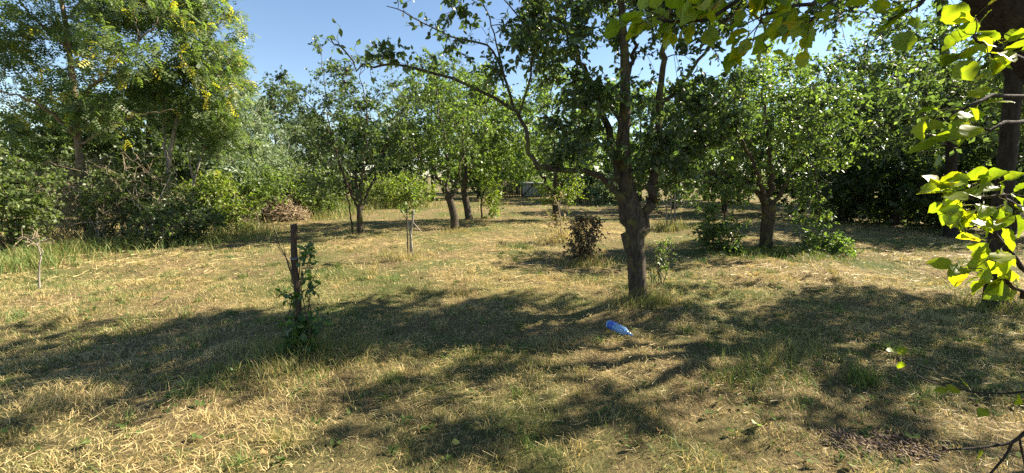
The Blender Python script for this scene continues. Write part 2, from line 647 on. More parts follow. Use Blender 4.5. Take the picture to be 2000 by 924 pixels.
def ground_mat():
    m, nt, out = nodes_of('mown_ground')
    L = nt.links.new
    tc = nt.nodes.new('ShaderNodeTexCoord')

    def noise(scale, detail=6, rough=.6, stretch=None, dist=0.):
        n = nt.nodes.new('ShaderNodeTexNoise')
        n.inputs['Scale'].default_value = scale
        n.inputs['Detail'].default_value = detail
        n.inputs['Roughness'].default_value = rough
        n.inputs['Distortion'].default_value = dist
        if stretch:
            mp = nt.nodes.new('ShaderNodeMapping')
            mp.inputs['Scale'].default_value = stretch
            mp.inputs['Rotation'].default_value = (0, 0, .5)
            L(tc.outputs['Object'], mp.inputs[0])
            L(mp.outputs[0], n.inputs['Vector'])
        else:
            L(tc.outputs['Object'], n.inputs['Vector'])
        return n
    fine = noise(60, 8, .75, (1, .35, 1), 1.)
    r1 = ramp(nt, [(.32, (.055, .040, .022)), (.47, (.13, .098, .05)), (.6, (.25, .19, .09)), (.75, (.40, .31, .155))])
    L(fine.outputs['Fac'], r1.inputs[0])
    fine2 = noise(45, 8, .7)
    r2 = ramp(nt, [(.32, (.035, .042, .014)), (.5, (.075, .095, .028)), (.7, (.16, .175, .055))])
    L(fine2.outputs['Fac'], r2.inputs[0])
    big = noise(.55, 7, .62, None, .4)
    r3 = ramp(nt, [(.44, (0, 0, 0)), (.62, (1, 1, 1))])
    L(big.outputs['Fac'], r3.inputs[0])
    mx = nt.nodes.new('ShaderNodeMix')
    mx.data_type = 'RGBA'
    L(r3.outputs[0], mx.inputs['Factor'])
    L(r1.outputs[0], mx.inputs[6])
    L(r2.outputs[0], mx.inputs[7])
    pb = nt.nodes.new('ShaderNodeBsdfPrincipled')
    pb.inputs['Roughness'].default_value = .95
    pb.inputs['Specular IOR Level'].default_value = .1
    L(mx.outputs[2], pb.inputs['Base Color'])
    bp = nt.nodes.new('ShaderNodeBump')
    bp.inputs['Strength'].default_value = 1
    bp.inputs['Distance'].default_value = .03
    L(fine.outputs['Fac'], bp.inputs['Height'])
    L(bp.outputs[0], pb.inputs['Normal'])
    L(pb.outputs[0], out.inputs[0])
    return m


M['ground'] = ground_mat()
xs = axis_steps(-900, 900, .11, 8)
ys = np.concatenate([-axis_steps(0, 300, .4, 3)[:0:-1], axis_steps(0, 1200, .10, 9)])
gx, gy = np.meshgrid(xs, ys)
V = np.stack([gx, gy, height(gx, gy)], -1).reshape(-1, 3)
nx, ny = len(xs), len(ys)
ii = np.arange(ny - 1)[:, None] * nx + np.arange(nx - 1)[None]
F = np.stack([ii, ii + 1, ii + 1 + nx, ii + nx], -1).reshape(-1, 4)
mk('ground', V, [F], M['ground'], smooth=True, kind='structure')


# ================================================================== GRASS
def dryness(x, y):
    d = .62 * vn(x * .5 + 40, y * .5 + 9) + .38 * vn(x * 1.9 + 3, y * 1.9 + 77)
    return d


def wedge(n, y0, y1, power=1.0):
    """scatter over the part of the lawn that opens away from the near end"""
    y = y0 + (y1 - y0) * rng.random(n) ** power
    w = 1.45 * y + 1.2
    return (rng.random(n) * 2 - 1) * w, y


def blades(x, y, h, w, lean, tint, strip=True, sinks=.01):
    n = len(x)
    z = height(x, y) - sinks
    a = rng.random(n) * 6.283
    fa = vn(x * .8 + 5, y * .8) * 9 + rng.normal(size=n) * 1.7
    ld = np.stack([np.cos(fa), np.sin(fa), np.zeros(n)], 1)
    side = np.stack([np.cos(a), np.sin(a), np.zeros(n)], 1) * (w / 2)[:, None]
    b = np.stack([x, y, z], 1)
    up = np.array([0, 0, 1.])
    mid = b + up * (h * .55)[:, None] + ld * (h * lean * .35)[:, None]
    tip = b + up * (h * (1 - .35 * np.minimum(lean, 1.6)))[:, None] + ld * (h * lean)[:, None]
    if strip:
        V = np.stack([b - side, b + side, mid + side * .8, mid - side * .8, tip], 1).reshape(-1, 3)
        o = np.arange(n)[:, None] * 5
        return V, [o + np.array([[0, 1, 2, 3]]), o + np.array([[3, 2, 4]])], np.repeat(tint, 5)
    V = np.stack([b - side, b + side, tip], 1).reshape(-1, 3)
    o = np.arange(n)[:, None] * 3
    return V, [o + np.array([[0, 1, 2]])], np.repeat(tint, 3)


def straws(x, y, L, w, tint, zoff):
    n = len(x)
    fa = vn(x * .6 + 15, y * .6 + 2) * 8 + rng.normal(size=n) * .7
    d = np.stack([np.cos(fa), np.sin(fa), rng.normal(size=n) * .10], 1)
    c = np.stack([x, y, height(x, y) + zoff], 1)
    s = np.stack([-np.sin(fa), np.cos(fa), rng.normal(size=n) * .5], 1) * (w / 2)[:, None]
    bow = np.array([0, 0, 1.]) * (L * .07 * rng.random(n))[:, None]
    a, e = c - d * (L / 2)[:, None], c + d * (L / 2)[:, None]
    a[:, 2] = np.maximum(a[:, 2], height(a[:, 0], a[:, 1]) + .004)
    e[:, 2] = np.maximum(e[:, 2], height(e[:, 0], e[:, 1]) + .004)
    V = np.stack([a - s, a + s + bow * .5, e + s * .6, e - s * .6 + bow * .5], 1).reshape(-1, 3)
    o = np.arange(n)[:, None] * 4
    return V, [o + np.array([[0, 1, 2, 3]])], np.repeat(tint, 4)


def with_tint(lst):
    V, Fs = join([(a, b) for a, b, _ in lst])
    return V, Fs, np.concatenate([t for _, _, t in lst])


SOIL = G(1715, 888)


def off_soil(x, y):
    return (np.hypot((x - SOIL[0]) / .30, (y - SOIL[1]) / .13) > .55 + .6 * vn(x * 14, y * 14 + 4)) | (rng.random(len(x)) < .12)


gl = []
for n, y0, y1, pw, h0, w0, strip in ((205000, .9, 6.5, .70, .047, .0035, True), (190000, 6., 14.5, .8, .056, .0085, False),
                                     (90000, 14, 36, .8, .075, .024, False)):
    x, y = wedge(n, y0, y1, pw)
    k = off_soil(x, y) & ((vn(x * 1.3 + 50, y * 1.3) * .6 + vn(x * 4.7 + 8, y * 4.7) * .4 > .33) | (rng.random(n) < .4))
    x, y = x[k], y[k]
    n = len(x)
    dry = dryness(x, y)
    green = rng.random(n) < np.clip(.99 - 1.42 * dry + .25 * (vn(x * 5 + 1, y * 5 + 8) - .5), .10, .8)
    tint = np.where(green, np.clip(.17 + rng.normal(size=n) * .11, 0, .45), np.clip(.68 + rng.normal(size=n) * .14, .4, 1))
    clump = vn(x * 3.1 + 9, y * 3.1 + 5) ** 2 * 1.1 + .7 * vn(x * 9 + 2, y * 9 + 5) ** 2
    h = h0 * (.45 + 1.1 * rng.random(n)) * (.45 + 1.05 * clump)
    w = w0 * (.6 + .8 * rng.random(n))
    gl.append(blades(x, y, h, w, .3 + 1.1 * rng.random(n), tint, strip))
# clipped hay lying in the sward
hl = []
for n, y0, y1, pw, L0, w0 in ((42000, .9, 6.5, .75, .065, .0021), (60000, 6, 15, .8, .12, .0052)):
    x, y = wedge(n, y0, y1, pw)
    k = off_soil(x, y) & (rng.random(n) < np.clip(dryness(x, y) * 2.6 - .9 + .9 * (vn(x * 2.2, y * 2.2 + 60) - .3), .04, 1))
    x, y = x[k], y[k]
    n = len(x)
    hl.append(straws(x, y, L0 * (.35 + 1.2 * rng.random(n)), w0 * (.6 + .8 * rng.random(n)), np.clip(.78 + rng.normal(size=n) * .13, .45, 1), .006 + .045 * rng.random(n) ** 1.5))


# taller tufts: (pixel x, pixel y, radius m, height m, count, mean tint)
def tuft(px, py, r, h, n, mean, w=.006):
    c = G(px, py)
    x, y = c[0] + rng.normal(size=n) * r, c[1] + rng.normal(size=n) * r * .8
    hh = h * (.4 + .9 * rng.random(n))
    return blades(x, y, hh, np.full(n, w) * (.6 + .8 * rng.random(n)), .15 + .75 * rng.random(n), np.clip(mean + rng.normal(size=n) * .14, 0, 1))


TUFTS = [(585, 694, .13, .24, 550, .35, .0045), (625, 700, .2, .17, 420, .4, .0045), (700, 690, .3, .13, 400, .25, .0045), (540, 690, .2, .15, 300, .4, .0045), (585, 715, .25, .12, 400, .6, .004),
         (795, 510, .18, .26, 260, .58, .007), (765, 503, .2, .2, 160, .45, .007), (1250, 600, .17, .2, 800, .4, .005), (1215, 603, .12, .13, 300, .55, .005), (1278, 600, .1, .2, 250, .3, .005), (1945, 607, .2, .2, 600, .35, .005), (1207, 663, .12, .07, 220, .5, .004), (1190, 650, .08, .06, 120, .5, .004), (1305, 448, .3, .42, 500, .4, .012),
         (1500, 492, .4, .16, 900, .15, .009), (1420, 500, .35, .14, 400, .3, .009), (1600, 505, .35, .14, 400, .3, .009), (1140, 512, .3, .2, 600, .5, .009),
         (1010, 482, .2, .18, 350, .2, .009), (1095, 470, .3, .4, 350, .72, .009), (890, 452, .3, .14, 400, .5, .01), (917, 436, .3, .14, 300, .5, .01),
         (1160, 545, .2, .12, 300, .3, .007), (110, 497, .5, .32, 1000, .3, .01), (40, 520, .5, .32, 900, .25, .01), (80, 480, .6, .5, 800, .7, .011),
         (230, 480, .6, .35, 800, .3, .011), (300, 478, .7, .3, 900, .25, .011), (400, 468, .8, .3, 900, .28, .012), (470, 455, .6, .4, 700, .4, .012),
         (610, 428, .7, .4, 700, .4, .013), (640, 420, .9, .55, 900, .3, .014), (640, 412, .9, .6, 700, .3, .015), (700, 408, 1., .5, 700, .4, .016),
         (780, 405, 1., .5, 700, .4, .018), (1155, 398, .6, .6, 400, .75, .018), (1440, 745, .12, .13, 250, .2, .004), (1690, 760, .07, .2, 160, .12, .005),
         (1480, 725, .2, .16, 350, .15, .004), (1560, 700, .2, .15, 250, .3, .004), (450, 745, .25, .14, 500, .3, .004), (560, 735, .25, .15, 500, .45, .004),
         (745, 760, .25, .12, 400, .4, .004), (1010, 690, .3, .11, 500, .2, .005), (260, 630, .3, .14, 300, .3, .006), (960, 400, .4, .5, 300, .45, .018)]
for t in TUFTS:
    gl.append(tuft(*t))
for i in range(420):      # small random tufts in the open lawn
    x, y = wedge(1, 1.6, 9, .8)
    n = int(rng.integers(15, 75))
    X, Y = x + rng.normal(size=n) * .04, y + rng.normal(size=n) * .04
    gl.append(blades(X, Y, rng.uniform(.07, .15) * (.4 + .8 * rng.random(n)), np.full(n, .003 + .0005 * y[0]), .2 + .7 * rng.random(n), np.clip(rng.choice([.15, .25, .5, .7]) + rng.normal(size=n) * .1, 0, 1)))
V, Fs, tn = with_tint(gl)
mk('grass', V, Fs, M['blade'], tint=tn, kind='stuff')
V, Fs, tn = with_tint(hl)
mk('hay', V, Fs, M['blade'], tint=tn, kind='stuff')
# broad-leaved weeds
x, y = wedge(900, 1.2, 10, .8)
k = rng.integers(4, 9, 900)
idx = np.repeat(np.arange(900), k)
n = len(idx)
x, y = x[idx] + rng.normal(size=n) * .02, y[idx] + rng.normal(size=n) * .02
a = rng.random(n) * 6.283
d = np.stack([np.cos(a), np.sin(a), .35 + .4 * rng.random(n)], 1)
pos = np.stack([x, y, height(x, y) + .01 + .02 * rng.random(n)], 1)
V, Fs, tn = instance_leaves(LEAF4, pos, d, np.tile([0, 0, 1.], (n, 1)) + rand_dirs(n) * .3, .022 + .032 * rng.random(n), np.clip(.5 + rng.normal(size=n) * .2, 0, .9))
M['weed'] = leaf_mat('weed_leaf', [(0, (.05, .085, .022)), (.5, (.095, .14, .04)), (1, (.17, .21, .06))], trans=.35, rough=.75, spec=.15)
mk('weeds', V, Fs, M['weed'], tint=tn, kind='stuff')

# ================================================================== TREES
def D(px, py):
    return G(px, py)[1]


def PL(d, *pts):
    return [P(p[0], p[1], p[2] if len(p) > 2 else d) for p in pts]


# ---- the plum tree in the middle
d = D(1245, 597)
l_low = PL(d, (1230, 425), (1200, 368, 4.92), (1160, 338, 4.85), (1100, 333, 4.75), (1050, 327, 4.7))
l_left = PL(4.7, (1050, 327, 4.7), (1034, 285), (1018, 232, 4.65), (1004, 215, 4.62), (960, 190, 4.58), (880, 152, 4.5), (800, 131, 4.45), (740, 126, 4.4), (700, 134, 4.38), (668, 95, 4.35), (645, 74, 4.33))
l_left2 = PL(4.6, (1004, 215, 4.62), (985, 150), (955, 92), (905, 78), (860, 64), (800, 28), (755, 12))
l_left3 = PL(4.6, (1014, 224, 4.63), (1040, 130), (1030, 60), (990, 5), (930, -40))
l_up = PL(4.6, (985, 150), (968, 80), (950, 20), (915, -60))
main = [
    (PL(d, (1247, 597), (1245, 545), (1241, 480), (1238, 430), (1226, 375), (1218, 295), (1221, 200), (1219, 100), (1212, -20), (1200, -190)),
     [.106, .106, .108, .122, .098, .078, .062, .048, .032, .015], None),
    (PL(d, (1243, 475), (1260, 415, 4.97), (1279, 360), (1287, 290, 4.95), (1288, 180), (1298, 80), (1318, -70), (1330, -180)), .074, .015),
    (PL(d, (1218, 360), (1196, 290, 5.2), (1162, 175, 5.4), (1120, 90, 5.5), (1088, 20, 5.6), (1070, -90, 5.7)), .055, .014),
    (l_low, .044, .027),
    (l_left, .026, .006),
    (l_left2, .016, .004),
    (l_left3, .014, .004),
    (l_up, .011, .004),
    (PL(d, (1289, 215), (1335, 155, 5.2), (1392, 78, 5.4), (1450, 0, 5.5), (1500, -90, 5.6)), .028, .008),
    (PL(d, (1219, 180), (1240, 90, 5.3), (1262, -20, 5.5), (1290, -150, 5.6)), .03, .01),
    (PL(d, (1238, 500), (1222, 440, 4.96), (1204, 390, 4.9), (1199, 340, 4.88), (1205, 280, 4.9), (1192, 190, 4.9)), .06, .016),
]
plum = make_tree('plum_tree', 'large plum tree with forked dark trunk beside the blue bottle', 'tree', main,
                 [B(1225, 110, 5.1, 130, 130, .8), B(1335, 160, 5.3, 85, 170, .7), B(1110, 60, 5.4, 110, 90, .7), B(1240, -150, 5.2, 260, 150, 1.5),
                  B(1300, 300, 5.0, 60, 80, .45), B(1050, 130, 4.8, 90, 110, .5, .6), B(960, 50, 4.6, 100, 80, .45, .5), B(1130, 225, 5.1, 70, 60, .5), B(1450, -60, 5.6, 110, 100, .7), B(830, 80, 4.5, 130, 60, .3, .45), B(720, 105, 4.4, 70, 40, .25, .35), B(1370, 240, 5.3, 60, 70, .5), B(1185, 265, 5.0, 50, 50, .4), B(1130, 300, 4.8, 70, 28, .3), B(1340, 340, 5.1, 45, 40, .35)],
                 leaf='plum', templ='leaf4', leaf_size=.068, n_bough=240, n_twig=2500, lpt=12, twig_len=.30, trunk_sides=26, bough_r=.011, twig_r=.0032, rough=.05,
                 droop=.3, up=.3, tint_hi=.92, trunk_attach=.4)


# leaves big enough to pick out singly are objects of their own
def leaf_meshes(mat, prefix, profile, tints, teeth=0., nseg=6):
    out = []
    for v, tn in enumerate(tints):
        r = np.random.default_rng(100 + v)
        t = np.linspace(0, 1, nseg + 1)
        wd = np.array([np.interp(q, [p[0] for p in profile], [p[1] for p in profile]) for q in t])
        wd = wd * (1 + teeth * r.normal(size=nseg + 1))
        curl, fold = -.05 - .45 * r.random(), .05 + .5 * r.random()
        V, F = [], []
        for i, q in enumerate(t):
            zc = curl * q * q
            V += [[q, -wd[i], zc + fold * wd[i] + .03 * r.normal()], [q, 0, zc], [q, wd[i] * (1 + teeth * r.normal()), zc + fold * wd[i] + .03 * r.normal()]]
        for i in range(nseg):
            a = i * 3
            F += [[a, a + 1, a + 4, a + 3], [a + 1, a + 2, a + 5, a + 4]]
        b = len(V)       # petiole
        V += [[-.35, -.012, .05], [-.35, .012, .05], [0.02, .015, 0], [0.02, -.015, 0]]
        F.append([b, b + 1, b + 2, b + 3])
        V = np.array(V)
        tv = np.clip(tn + r.normal(size=len(V)) * .05, 0, 1)
        if tn > .9:
            tv[2::3] = np.clip(tv[2::3] - .2, 0, 1)
        out.append(mesh_data(prefix, V, [np.array(F)], mat, tv, True))
    return out


def place_leaf(root, me, pos, d, nrm, size, name='leaf'):
    d = norm(np.asarray(d, float))
    s = norm(np.cross(nrm, d))
    n = np.cross(d, s)
    m = Matrix(((d[0] * size, s[0] * size, n[0] * size, pos[0]), (d[1] * size, s[1] * size, n[1] * size, pos[1]), (d[2] * size, s[2] * size, n[2] * size, pos[2]), (0, 0, 0, 1)))
    o = bpy.data.objects.new(name, me)
    C.objects.link(o)
    o.parent = root
    o.matrix_parent_inverse = Matrix.Translation(-Vector(root.location))
    o.matrix_basis = m
    return o


def spray(root, paths, n_twig, lpt, twig_len, leaf_size, meshes, mat='twig', up=.3, droop=.2, t0=.25, twig_r=.003, upn=.6, weights=None, tmix=.5):
    """thin shoots along given limbs, each leaf its own object"""
    TP = []
    for q in range(n_twig):
        path = spline(paths[rng.choice(len(paths), p=weights)], 24)
        i = int((t0 + (1 - t0) * rng.random()) * 22.9)
        st, tan = path[i], norm(path[i + 1] - path[i])
        dr = norm(tan * tmix + rand_dirs(1)[0] * .8 + np.array([0, 0, up]))
        L = twig_len * (.5 + .8 * rng.random())
        t = np.linspace(0, 1, 4)[:, None]
        TP.append(st + dr * L * t + np.array([0, 0, -droop * L]) * t ** 2 + rng.normal(size=(4, 3)) * .05 * L * (t > 0))
    TP = np.array(TP)
    V, Fs = tubes_fast(TP, np.full(n_twig, twig_r), np.full(n_twig, twig_r * .5), 4)
    mk('shoots', V, Fs, M[mat], root, kind='stuff').name = 'shootwork'
    for p in TP:
        for q in range(lpt):
            s = (.2 + .8 * (q + rng.random()) / lpt) * 2.99
            s = min(s, 2.99)
            k = int(s)
            pos = p[k] + (p[k + 1] - p[k]) * (s - k)
            tan = norm(p[k + 1] - p[k])
            dd = norm(tan * .6 + rand_dirs(1)[0] * .8 + np.array([0, 0, -droop]))
            sz = leaf_size * (.65 + .6 * rng.random())
            place_leaf(root, meshes[rng.integers(len(meshes))], pos + dd * sz * .3, dd, norm(rand_dirs(1)[0] * .7 + np.array([0, 0, upn])), sz)


OVAL = [(0, .02), (.15, .2), (.45, .29), (.75, .2), (1, .005)]
BROAD = [(0, .06), (.12, .30), (.35, .42), (.6, .37), (.82, .22), (1, .01)]
plum_leaves = leaf_meshes(M['plum'], 'leaf', OVAL, [.15, .3, .4, .5, .6, .75], 0, 4)
spray(plum, [l_left, l_left2, l_up, l_left3], 62, 4, .26, .062, plum_leaves, twig_r=.003, up=.45, weights=[.5, .26, .12, .12])
M['plum_skin'] = plain('plum_skin', (.022, .016, .04), .35, .3)


def fruit(root, p, r):
    th = np.linspace(0, np.pi, 9)
    prof = np.stack([np.sin(th) * r * .86, -np.cos(th) * r], 1)
    a = np.linspace(0, 6.2832, 12, endpoint=False)
    V = np.array([[p[0] + c * math.cos(q), p[1] + c * math.sin(q), p[2] + z] for c, z in prof for q in a])
    i = np.arange(8)[:, None] * 12
    j = np.arange(12)[None]
    F = np.stack([i + j, i + (j + 1) % 12, i + 12 + (j + 1) % 12, i + 12 + j], -1).reshape(-1, 4)
    mk('plum', V, [F], M['plum_skin'], root, smooth=True)


for px, py in ((673, 160), (838, 66), (676, 136), (930, 30)):
    fruit(plum, P(px, py, 4.4), .021)

# ---- orchard trees further back
d = D(703, 460)
make_tree('orchard_tree', 'multi-stemmed orchard tree with airy crown, between hay heap and staked sapling', 'tree',
          [(PL(d, (704, 460), (703, 430), (702, 400)), .085, .07),
           (PL(d, (702, 410), (690, 340), (655, 280), (620, 225), (585, 185)), .045, .008),
           (PL(d, (703, 405), (710, 320), (716, 230), (702, 130)), .05, .008),
           (PL(d, (706, 410), (735, 335, d + .4), (762, 250, d + .6), (800, 170, d + .8)), .045, .008),
           (PL(d, (700, 410), (668, 335, d - .4), (645, 250, d - .5), (628, 120, d - .6)), .04, .006),
           (PL(d, (690, 460), (684, 420), (676, 370), (660, 300)), .03, .008)],
          [B(692, 335, d, 85, 75), B(635, 215, d, 95, 85), B(755, 225, d, 85, 105), B(590, 195, d, 65, 60), B(690, 170, d, 60, 70), B(640, 110, d, 30, 35), B(690, 400, d, 28, 35, .4)],
          leaf='plum', leaf_size=.075, n_bough=140, n_twig=1350, lpt=11, twig_len=.42, group='orchard trees on the mown lawn', tint_hi=.95)
d = D(888, 448)
make_tree('orchard_tree', 'leaning orchard tree with gnarled trunk, left one of the close pair', 'tree',
          [(PL(d, (888, 449), (886, 420), (878, 390), (868, 368)), .13, .10),
           (PL(d, (870, 375), (848, 335), (812, 295), (780, 245)), .06, .012),
           (PL(d, (872, 370), (874, 300), (858, 220), (850, 140)), .06, .012),
           (PL(d, (882, 395), (898, 340), (904, 260), (912, 170)), .055, .012)],
          [B(845, 250, d, 75, 85), B(905, 240, d, 70, 100), B(810, 290, d, 50, 40), B(860, 160, d, 55, 55), B(880, 330, d, 60, 25)],
          leaf='apple', leaf_size=.09, n_bough=100, n_twig=800, lpt=11, twig_len=.5, group='orchard trees on the mown lawn')
d = D(917, 433)
make_tree('orchard_tree', 'upright orchard tree with smooth dark trunk, right one of the close pair', 'tree',
          [(PL(d, (918, 434), (910, 395), (906, 365), (915, 330)), .14, .09),
           (PL(d, (912, 340), (930, 290), (950, 230), (955, 160)), .06, .012),
           (PL(d, (912, 340), (900, 280), (890, 200)), .06, .012)],
          [B(930, 240, d, 75, 85), B(975, 270, d, 50, 45), B(900, 180, d, 60, 60), B(930, 320, d, 60, 18)],
          leaf='bright', leaf_size=.11, n_bough=80, n_twig=750, lpt=11, twig_len=.55, group='orchard trees on the mown lawn', tint_hi=.8)
d = D(1088, 430)
make_tree('orchard_tree', 'orchard tree with leafy suckers round its trunk, behind the bronze bush', 'tree',
          [(PL(d, (1088, 431), (1086, 405), (1082, 380)), .15, .12),
           (PL(d, (1083, 385), (1062, 350), (1040, 310), (1020, 260)), .07, .012),
           (PL(d, (1084, 385), (1085, 320), (1080, 250), (1075, 180)), .08, .012),
           (PL(d, (1086, 390), (1110, 340), (1140, 290), (1155, 220)), .06, .012)],
          [B(1080, 240, d, 85, 85), B(1135, 270, d, 55, 60), B(1030, 270, d, 50, 55), B(1080, 330, d, 80, 25), B(1090, 165, d, 50, 50)],
          leaf='apple', leaf_size=.10, n_bough=100, n_twig=800, lpt=11, twig_len=.5, group='orchard trees on the mown lawn')
d2 = d - .5
make_shrub('sucker_shoots', 'leafy sucker shoots hugging the trunk behind the bronze bush', 'shrub', G(1096, 433),
           [B(1100, 395, d2, 28, 38, .5), B(1115, 365, d2, 30, 30, .5), B(1070, 370, d2, 20, 30, .4)], stems=8, leaf='yellowgreen', leaf_size=.1, n_bough=30, n_twig=200, lpt=8, twig_len=.35, bark='twig')
d = D(1495, 485)
make_tree('apple_tree', 'low apple tree with short trunk and branches hanging to the grass', 'tree',
          [(PL(d, (1496, 486), (1497, 455), (1500, 420), (1500, 400)), .125, .14),
           (PL(d, (1497, 412), (1478, 380), (1450, 352), (1405, 335), (1370, 345)), .07, .012),
           (PL(d, (1500, 410), (1506, 350), (1500, 260), (1490, 160)), .085, .015),
           (PL(d, (1503, 412), (1528, 370), (1560, 300), (1590, 220)), .06, .012),
           (PL(d, (1496, 405), (1475, 330, d - .4), (1440, 260, d - .6), (1410, 180, d - .7)), .055, .012),
           (PL(d, (1560, 300), (1585, 320, d - .3), (1600, 380, d - .4), (1600, 450, d - .45)), .02, .006),
           (PL(d, (1450, 352), (1425, 380, d - .4), (1415, 430, d - .5), (1405, 485, d - .55)), .022, .006)],
          [B(1500, 200, d, 115, 90), B(1415, 260, d, 85, 80), B(1590, 260, d, 85, 90), B(1500, 300, d, 110, 45), B(1420, 340, d, 60, 35), B(1600, 340, d - .3, 45, 40),
           B(1410, 415, d - .4, 42, 50, .45), B(1412, 470, d - .5, 42, 30, .4), B(1580, 420, d - .4, 26, 50, .35), B(1605, 480, d - .4, 32, 28, .35), B(1500, 130, d, 70, 35)] + 2 * [B(1410, 420, d - .4, 40, 48, .4), B(1412, 470, d - .5, 44, 30, .4), B(1582, 420, d - .4, 26, 52, .35), B(1608, 480, d - .4, 32, 28, .35)],
          leaf='apple', templ='leaf4', leaf_size=.075, n_bough=190, n_twig=1700, lpt=10, twig_len=.36, trunk_sides=16, droop=.4, zmin=.1, tint_hi=1., yellow=.012)

# ---- trunk at the right edge, in shade
d = D(1945, 603)
make_tree('shade_tree', 'dark straight trunk at the right edge rising from shaded grass', 'tree',
          [(PL(d, (1944, 604), (1946, 520), (1954, 430), (1965, 330), (1975, 220), (1985, 80)), .102, .066),
           (PL(d, (1985, 100), (2010, -60, d + .3), (2000, -250, d + .8)), .09, .03),
           (PL(d, (1980, 150), (1900, 20, d + .4), (1800, -120, d + 1), (1720, -220, d + 1.4)), .06, .02),
           (PL(d, (1985, 80), (2080, -80, d - .3), (2150, -200, d - .5)), .06, .02)],
          [(np.array([5.2, 5.6, 4.6]), np.array([1.9, 1.8, 1.1])), (np.array([7.2, 5.2, 4.4]), np.array([1.8, 1.8, 1.3])), (np.array([6.2, 6.6, 5.2]), np.array([1.8, 1.6, 1.0])),
           (np.array([4.2, 6.4, 4.7]), np.array([1.2, 1.2, .8])), ] + 2 * [(np.array([7.4, 6.1, 3.1]), np.array([1.6, 1.4, .9])), (np.array([8.9, 5.6, 3.4]), np.array([1.5, 1.5, 1.1]))],
          bark='bark_dark', leaf='plum', leaf_size=.10, n_bough=190, n_twig=2250, lpt=10, twig_len=.5, trunk_sides=18, rough=.06)

# ---- thin-stemmed tree and the dark hedge of trees on the right
d = 11.
make_tree('tall_tree', 'slender dark trunk and glinting leaves behind the overhanging mulberry leaves', 'tree',
          [([P(1860, 440, d) * np.array([1, 1, 0]), P(1858, 300, d), P(1852, 160, d), P(1840, 60, d), P(1832, -40, d), P(1828, -160, d)], .13, .05),
           (PL(d, (1853, 230), (1790, 170), (1720, 140), (1650, 130)), .05, .012),
           (PL(d, (1848, 110), (1780, 60), (1700, 10), (1640, -40)), .045, .012),
           (PL(d, (1852, 200), (1900, 140), (1940, 60)), .05, .012),
           (PL(d, (1855, 290), (1800, 260), (1740, 240), (1700, 250)), .04, .01)],
          [B(1770, 180, d, 105, 70, 1.1), B(1720, 90, d, 80, 60, 1.), B(1860, 120, d, 90, 90, 1.), B(1750, 260, d, 70, 35, .8)],
          bark='bark_dark', leaf='plum', leaf_size=.10, n_bough=110, n_twig=950, lpt=10, twig_len=.55, tint_hi=1.)
hedge = [  # px, depth, half width px, top py, bottom py of crown, label
    (1655, 14.5, 70, 150, 410, 'dark hedge tree right behind the low apple tree'),
    (1760, 13.5, 75, 180, 425, 'dark round hedge tree in deep shade, middle of the right hedge'),
    (1880, 13.0, 80, 150, 430, 'dark hedge tree with a low slanting limb near the right edge'),
    (1990, 11.5, 90, 120, 440, 'dark hedge tree cut by the right edge of the picture'),
    (1570, 17.5, 60, 200, 400, 'dark hedge tree glimpsed through the apple tree'),
    (1420, 18.5, 80, 150, 395, 'shaded tree behind the two thin stakes'),
    (1320, 20.0, 60, 170, 390, 'dim tree behind the right fork of the plum tree')]
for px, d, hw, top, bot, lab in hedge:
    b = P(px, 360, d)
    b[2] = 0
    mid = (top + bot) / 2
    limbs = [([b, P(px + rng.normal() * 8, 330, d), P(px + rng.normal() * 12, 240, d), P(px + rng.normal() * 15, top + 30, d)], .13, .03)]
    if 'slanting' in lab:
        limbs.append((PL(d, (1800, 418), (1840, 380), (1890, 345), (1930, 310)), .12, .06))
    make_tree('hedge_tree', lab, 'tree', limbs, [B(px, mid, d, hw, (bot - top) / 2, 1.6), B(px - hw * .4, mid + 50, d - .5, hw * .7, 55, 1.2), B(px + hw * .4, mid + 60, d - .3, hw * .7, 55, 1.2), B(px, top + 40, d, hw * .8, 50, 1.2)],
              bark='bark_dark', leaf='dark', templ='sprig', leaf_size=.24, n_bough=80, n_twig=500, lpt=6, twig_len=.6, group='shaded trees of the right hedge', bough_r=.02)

# ---- locust trees on the left
d = D(172, 468)
make_tree('locust_tree', 'tall locust tree with bare leaning trunk and yellowing leaves, far left', 'tree',
          [(PL(d, (178, 470), (168, 410), (158, 340), (152, 280), (145, 180), (130, 60), (110, -60), (100, -180)), .105, .03),
           (PL(d, (152, 270), (100, 220, d - .6), (40, 190, d - 1), (-30, 170, d - 1.2)), .05, .012),
           (PL(d, (148, 210), (200, 150, d - .5), (260, 90, d - .8), (310, 40, d - 1)), .05, .012),
           (PL(d, (153, 285), (210, 250, d - .3), (270, 225, d - .5), (340, 215, d - .6)), .035, .01),
           (PL(d, (135, 90), (60, 30, d - .4), (0, -60, d - .6)), .045, .012),
           (PL(d, (125, 40), (200, -40, d + .3), (260, -120, d + .5)), .04, .012)],
          [B(60, 130, d - .5, 110, 90, 1.3), B(180, 110, d - .4, 110, 90, 1.3), B(270, 70, d - .6, 80, 80, 1.), B(90, 10, d, 160, 70, 1.4), B(250, -40, d, 130, 80, 1.4), B(260, 200, d - .4, 80, 35, .7), B(20, 220, d - .8, 70, 35, .8), B(20, 60, d - .3, 90, 70, 1.), B(150, 210, d - .7, 80, 60, .6),
           B(100, -130, d, 220, 90, 1.5)],
          bark='bark_locust', leaf='locust', templ='frond', leaf_size=.24, n_bough=150, n_twig=1250, lpt=6, twig_len=.55, yellow=.14, droop=.35, upn=.9, group='locust trees along the left edge', tint_hi=.84)
d = 11.2
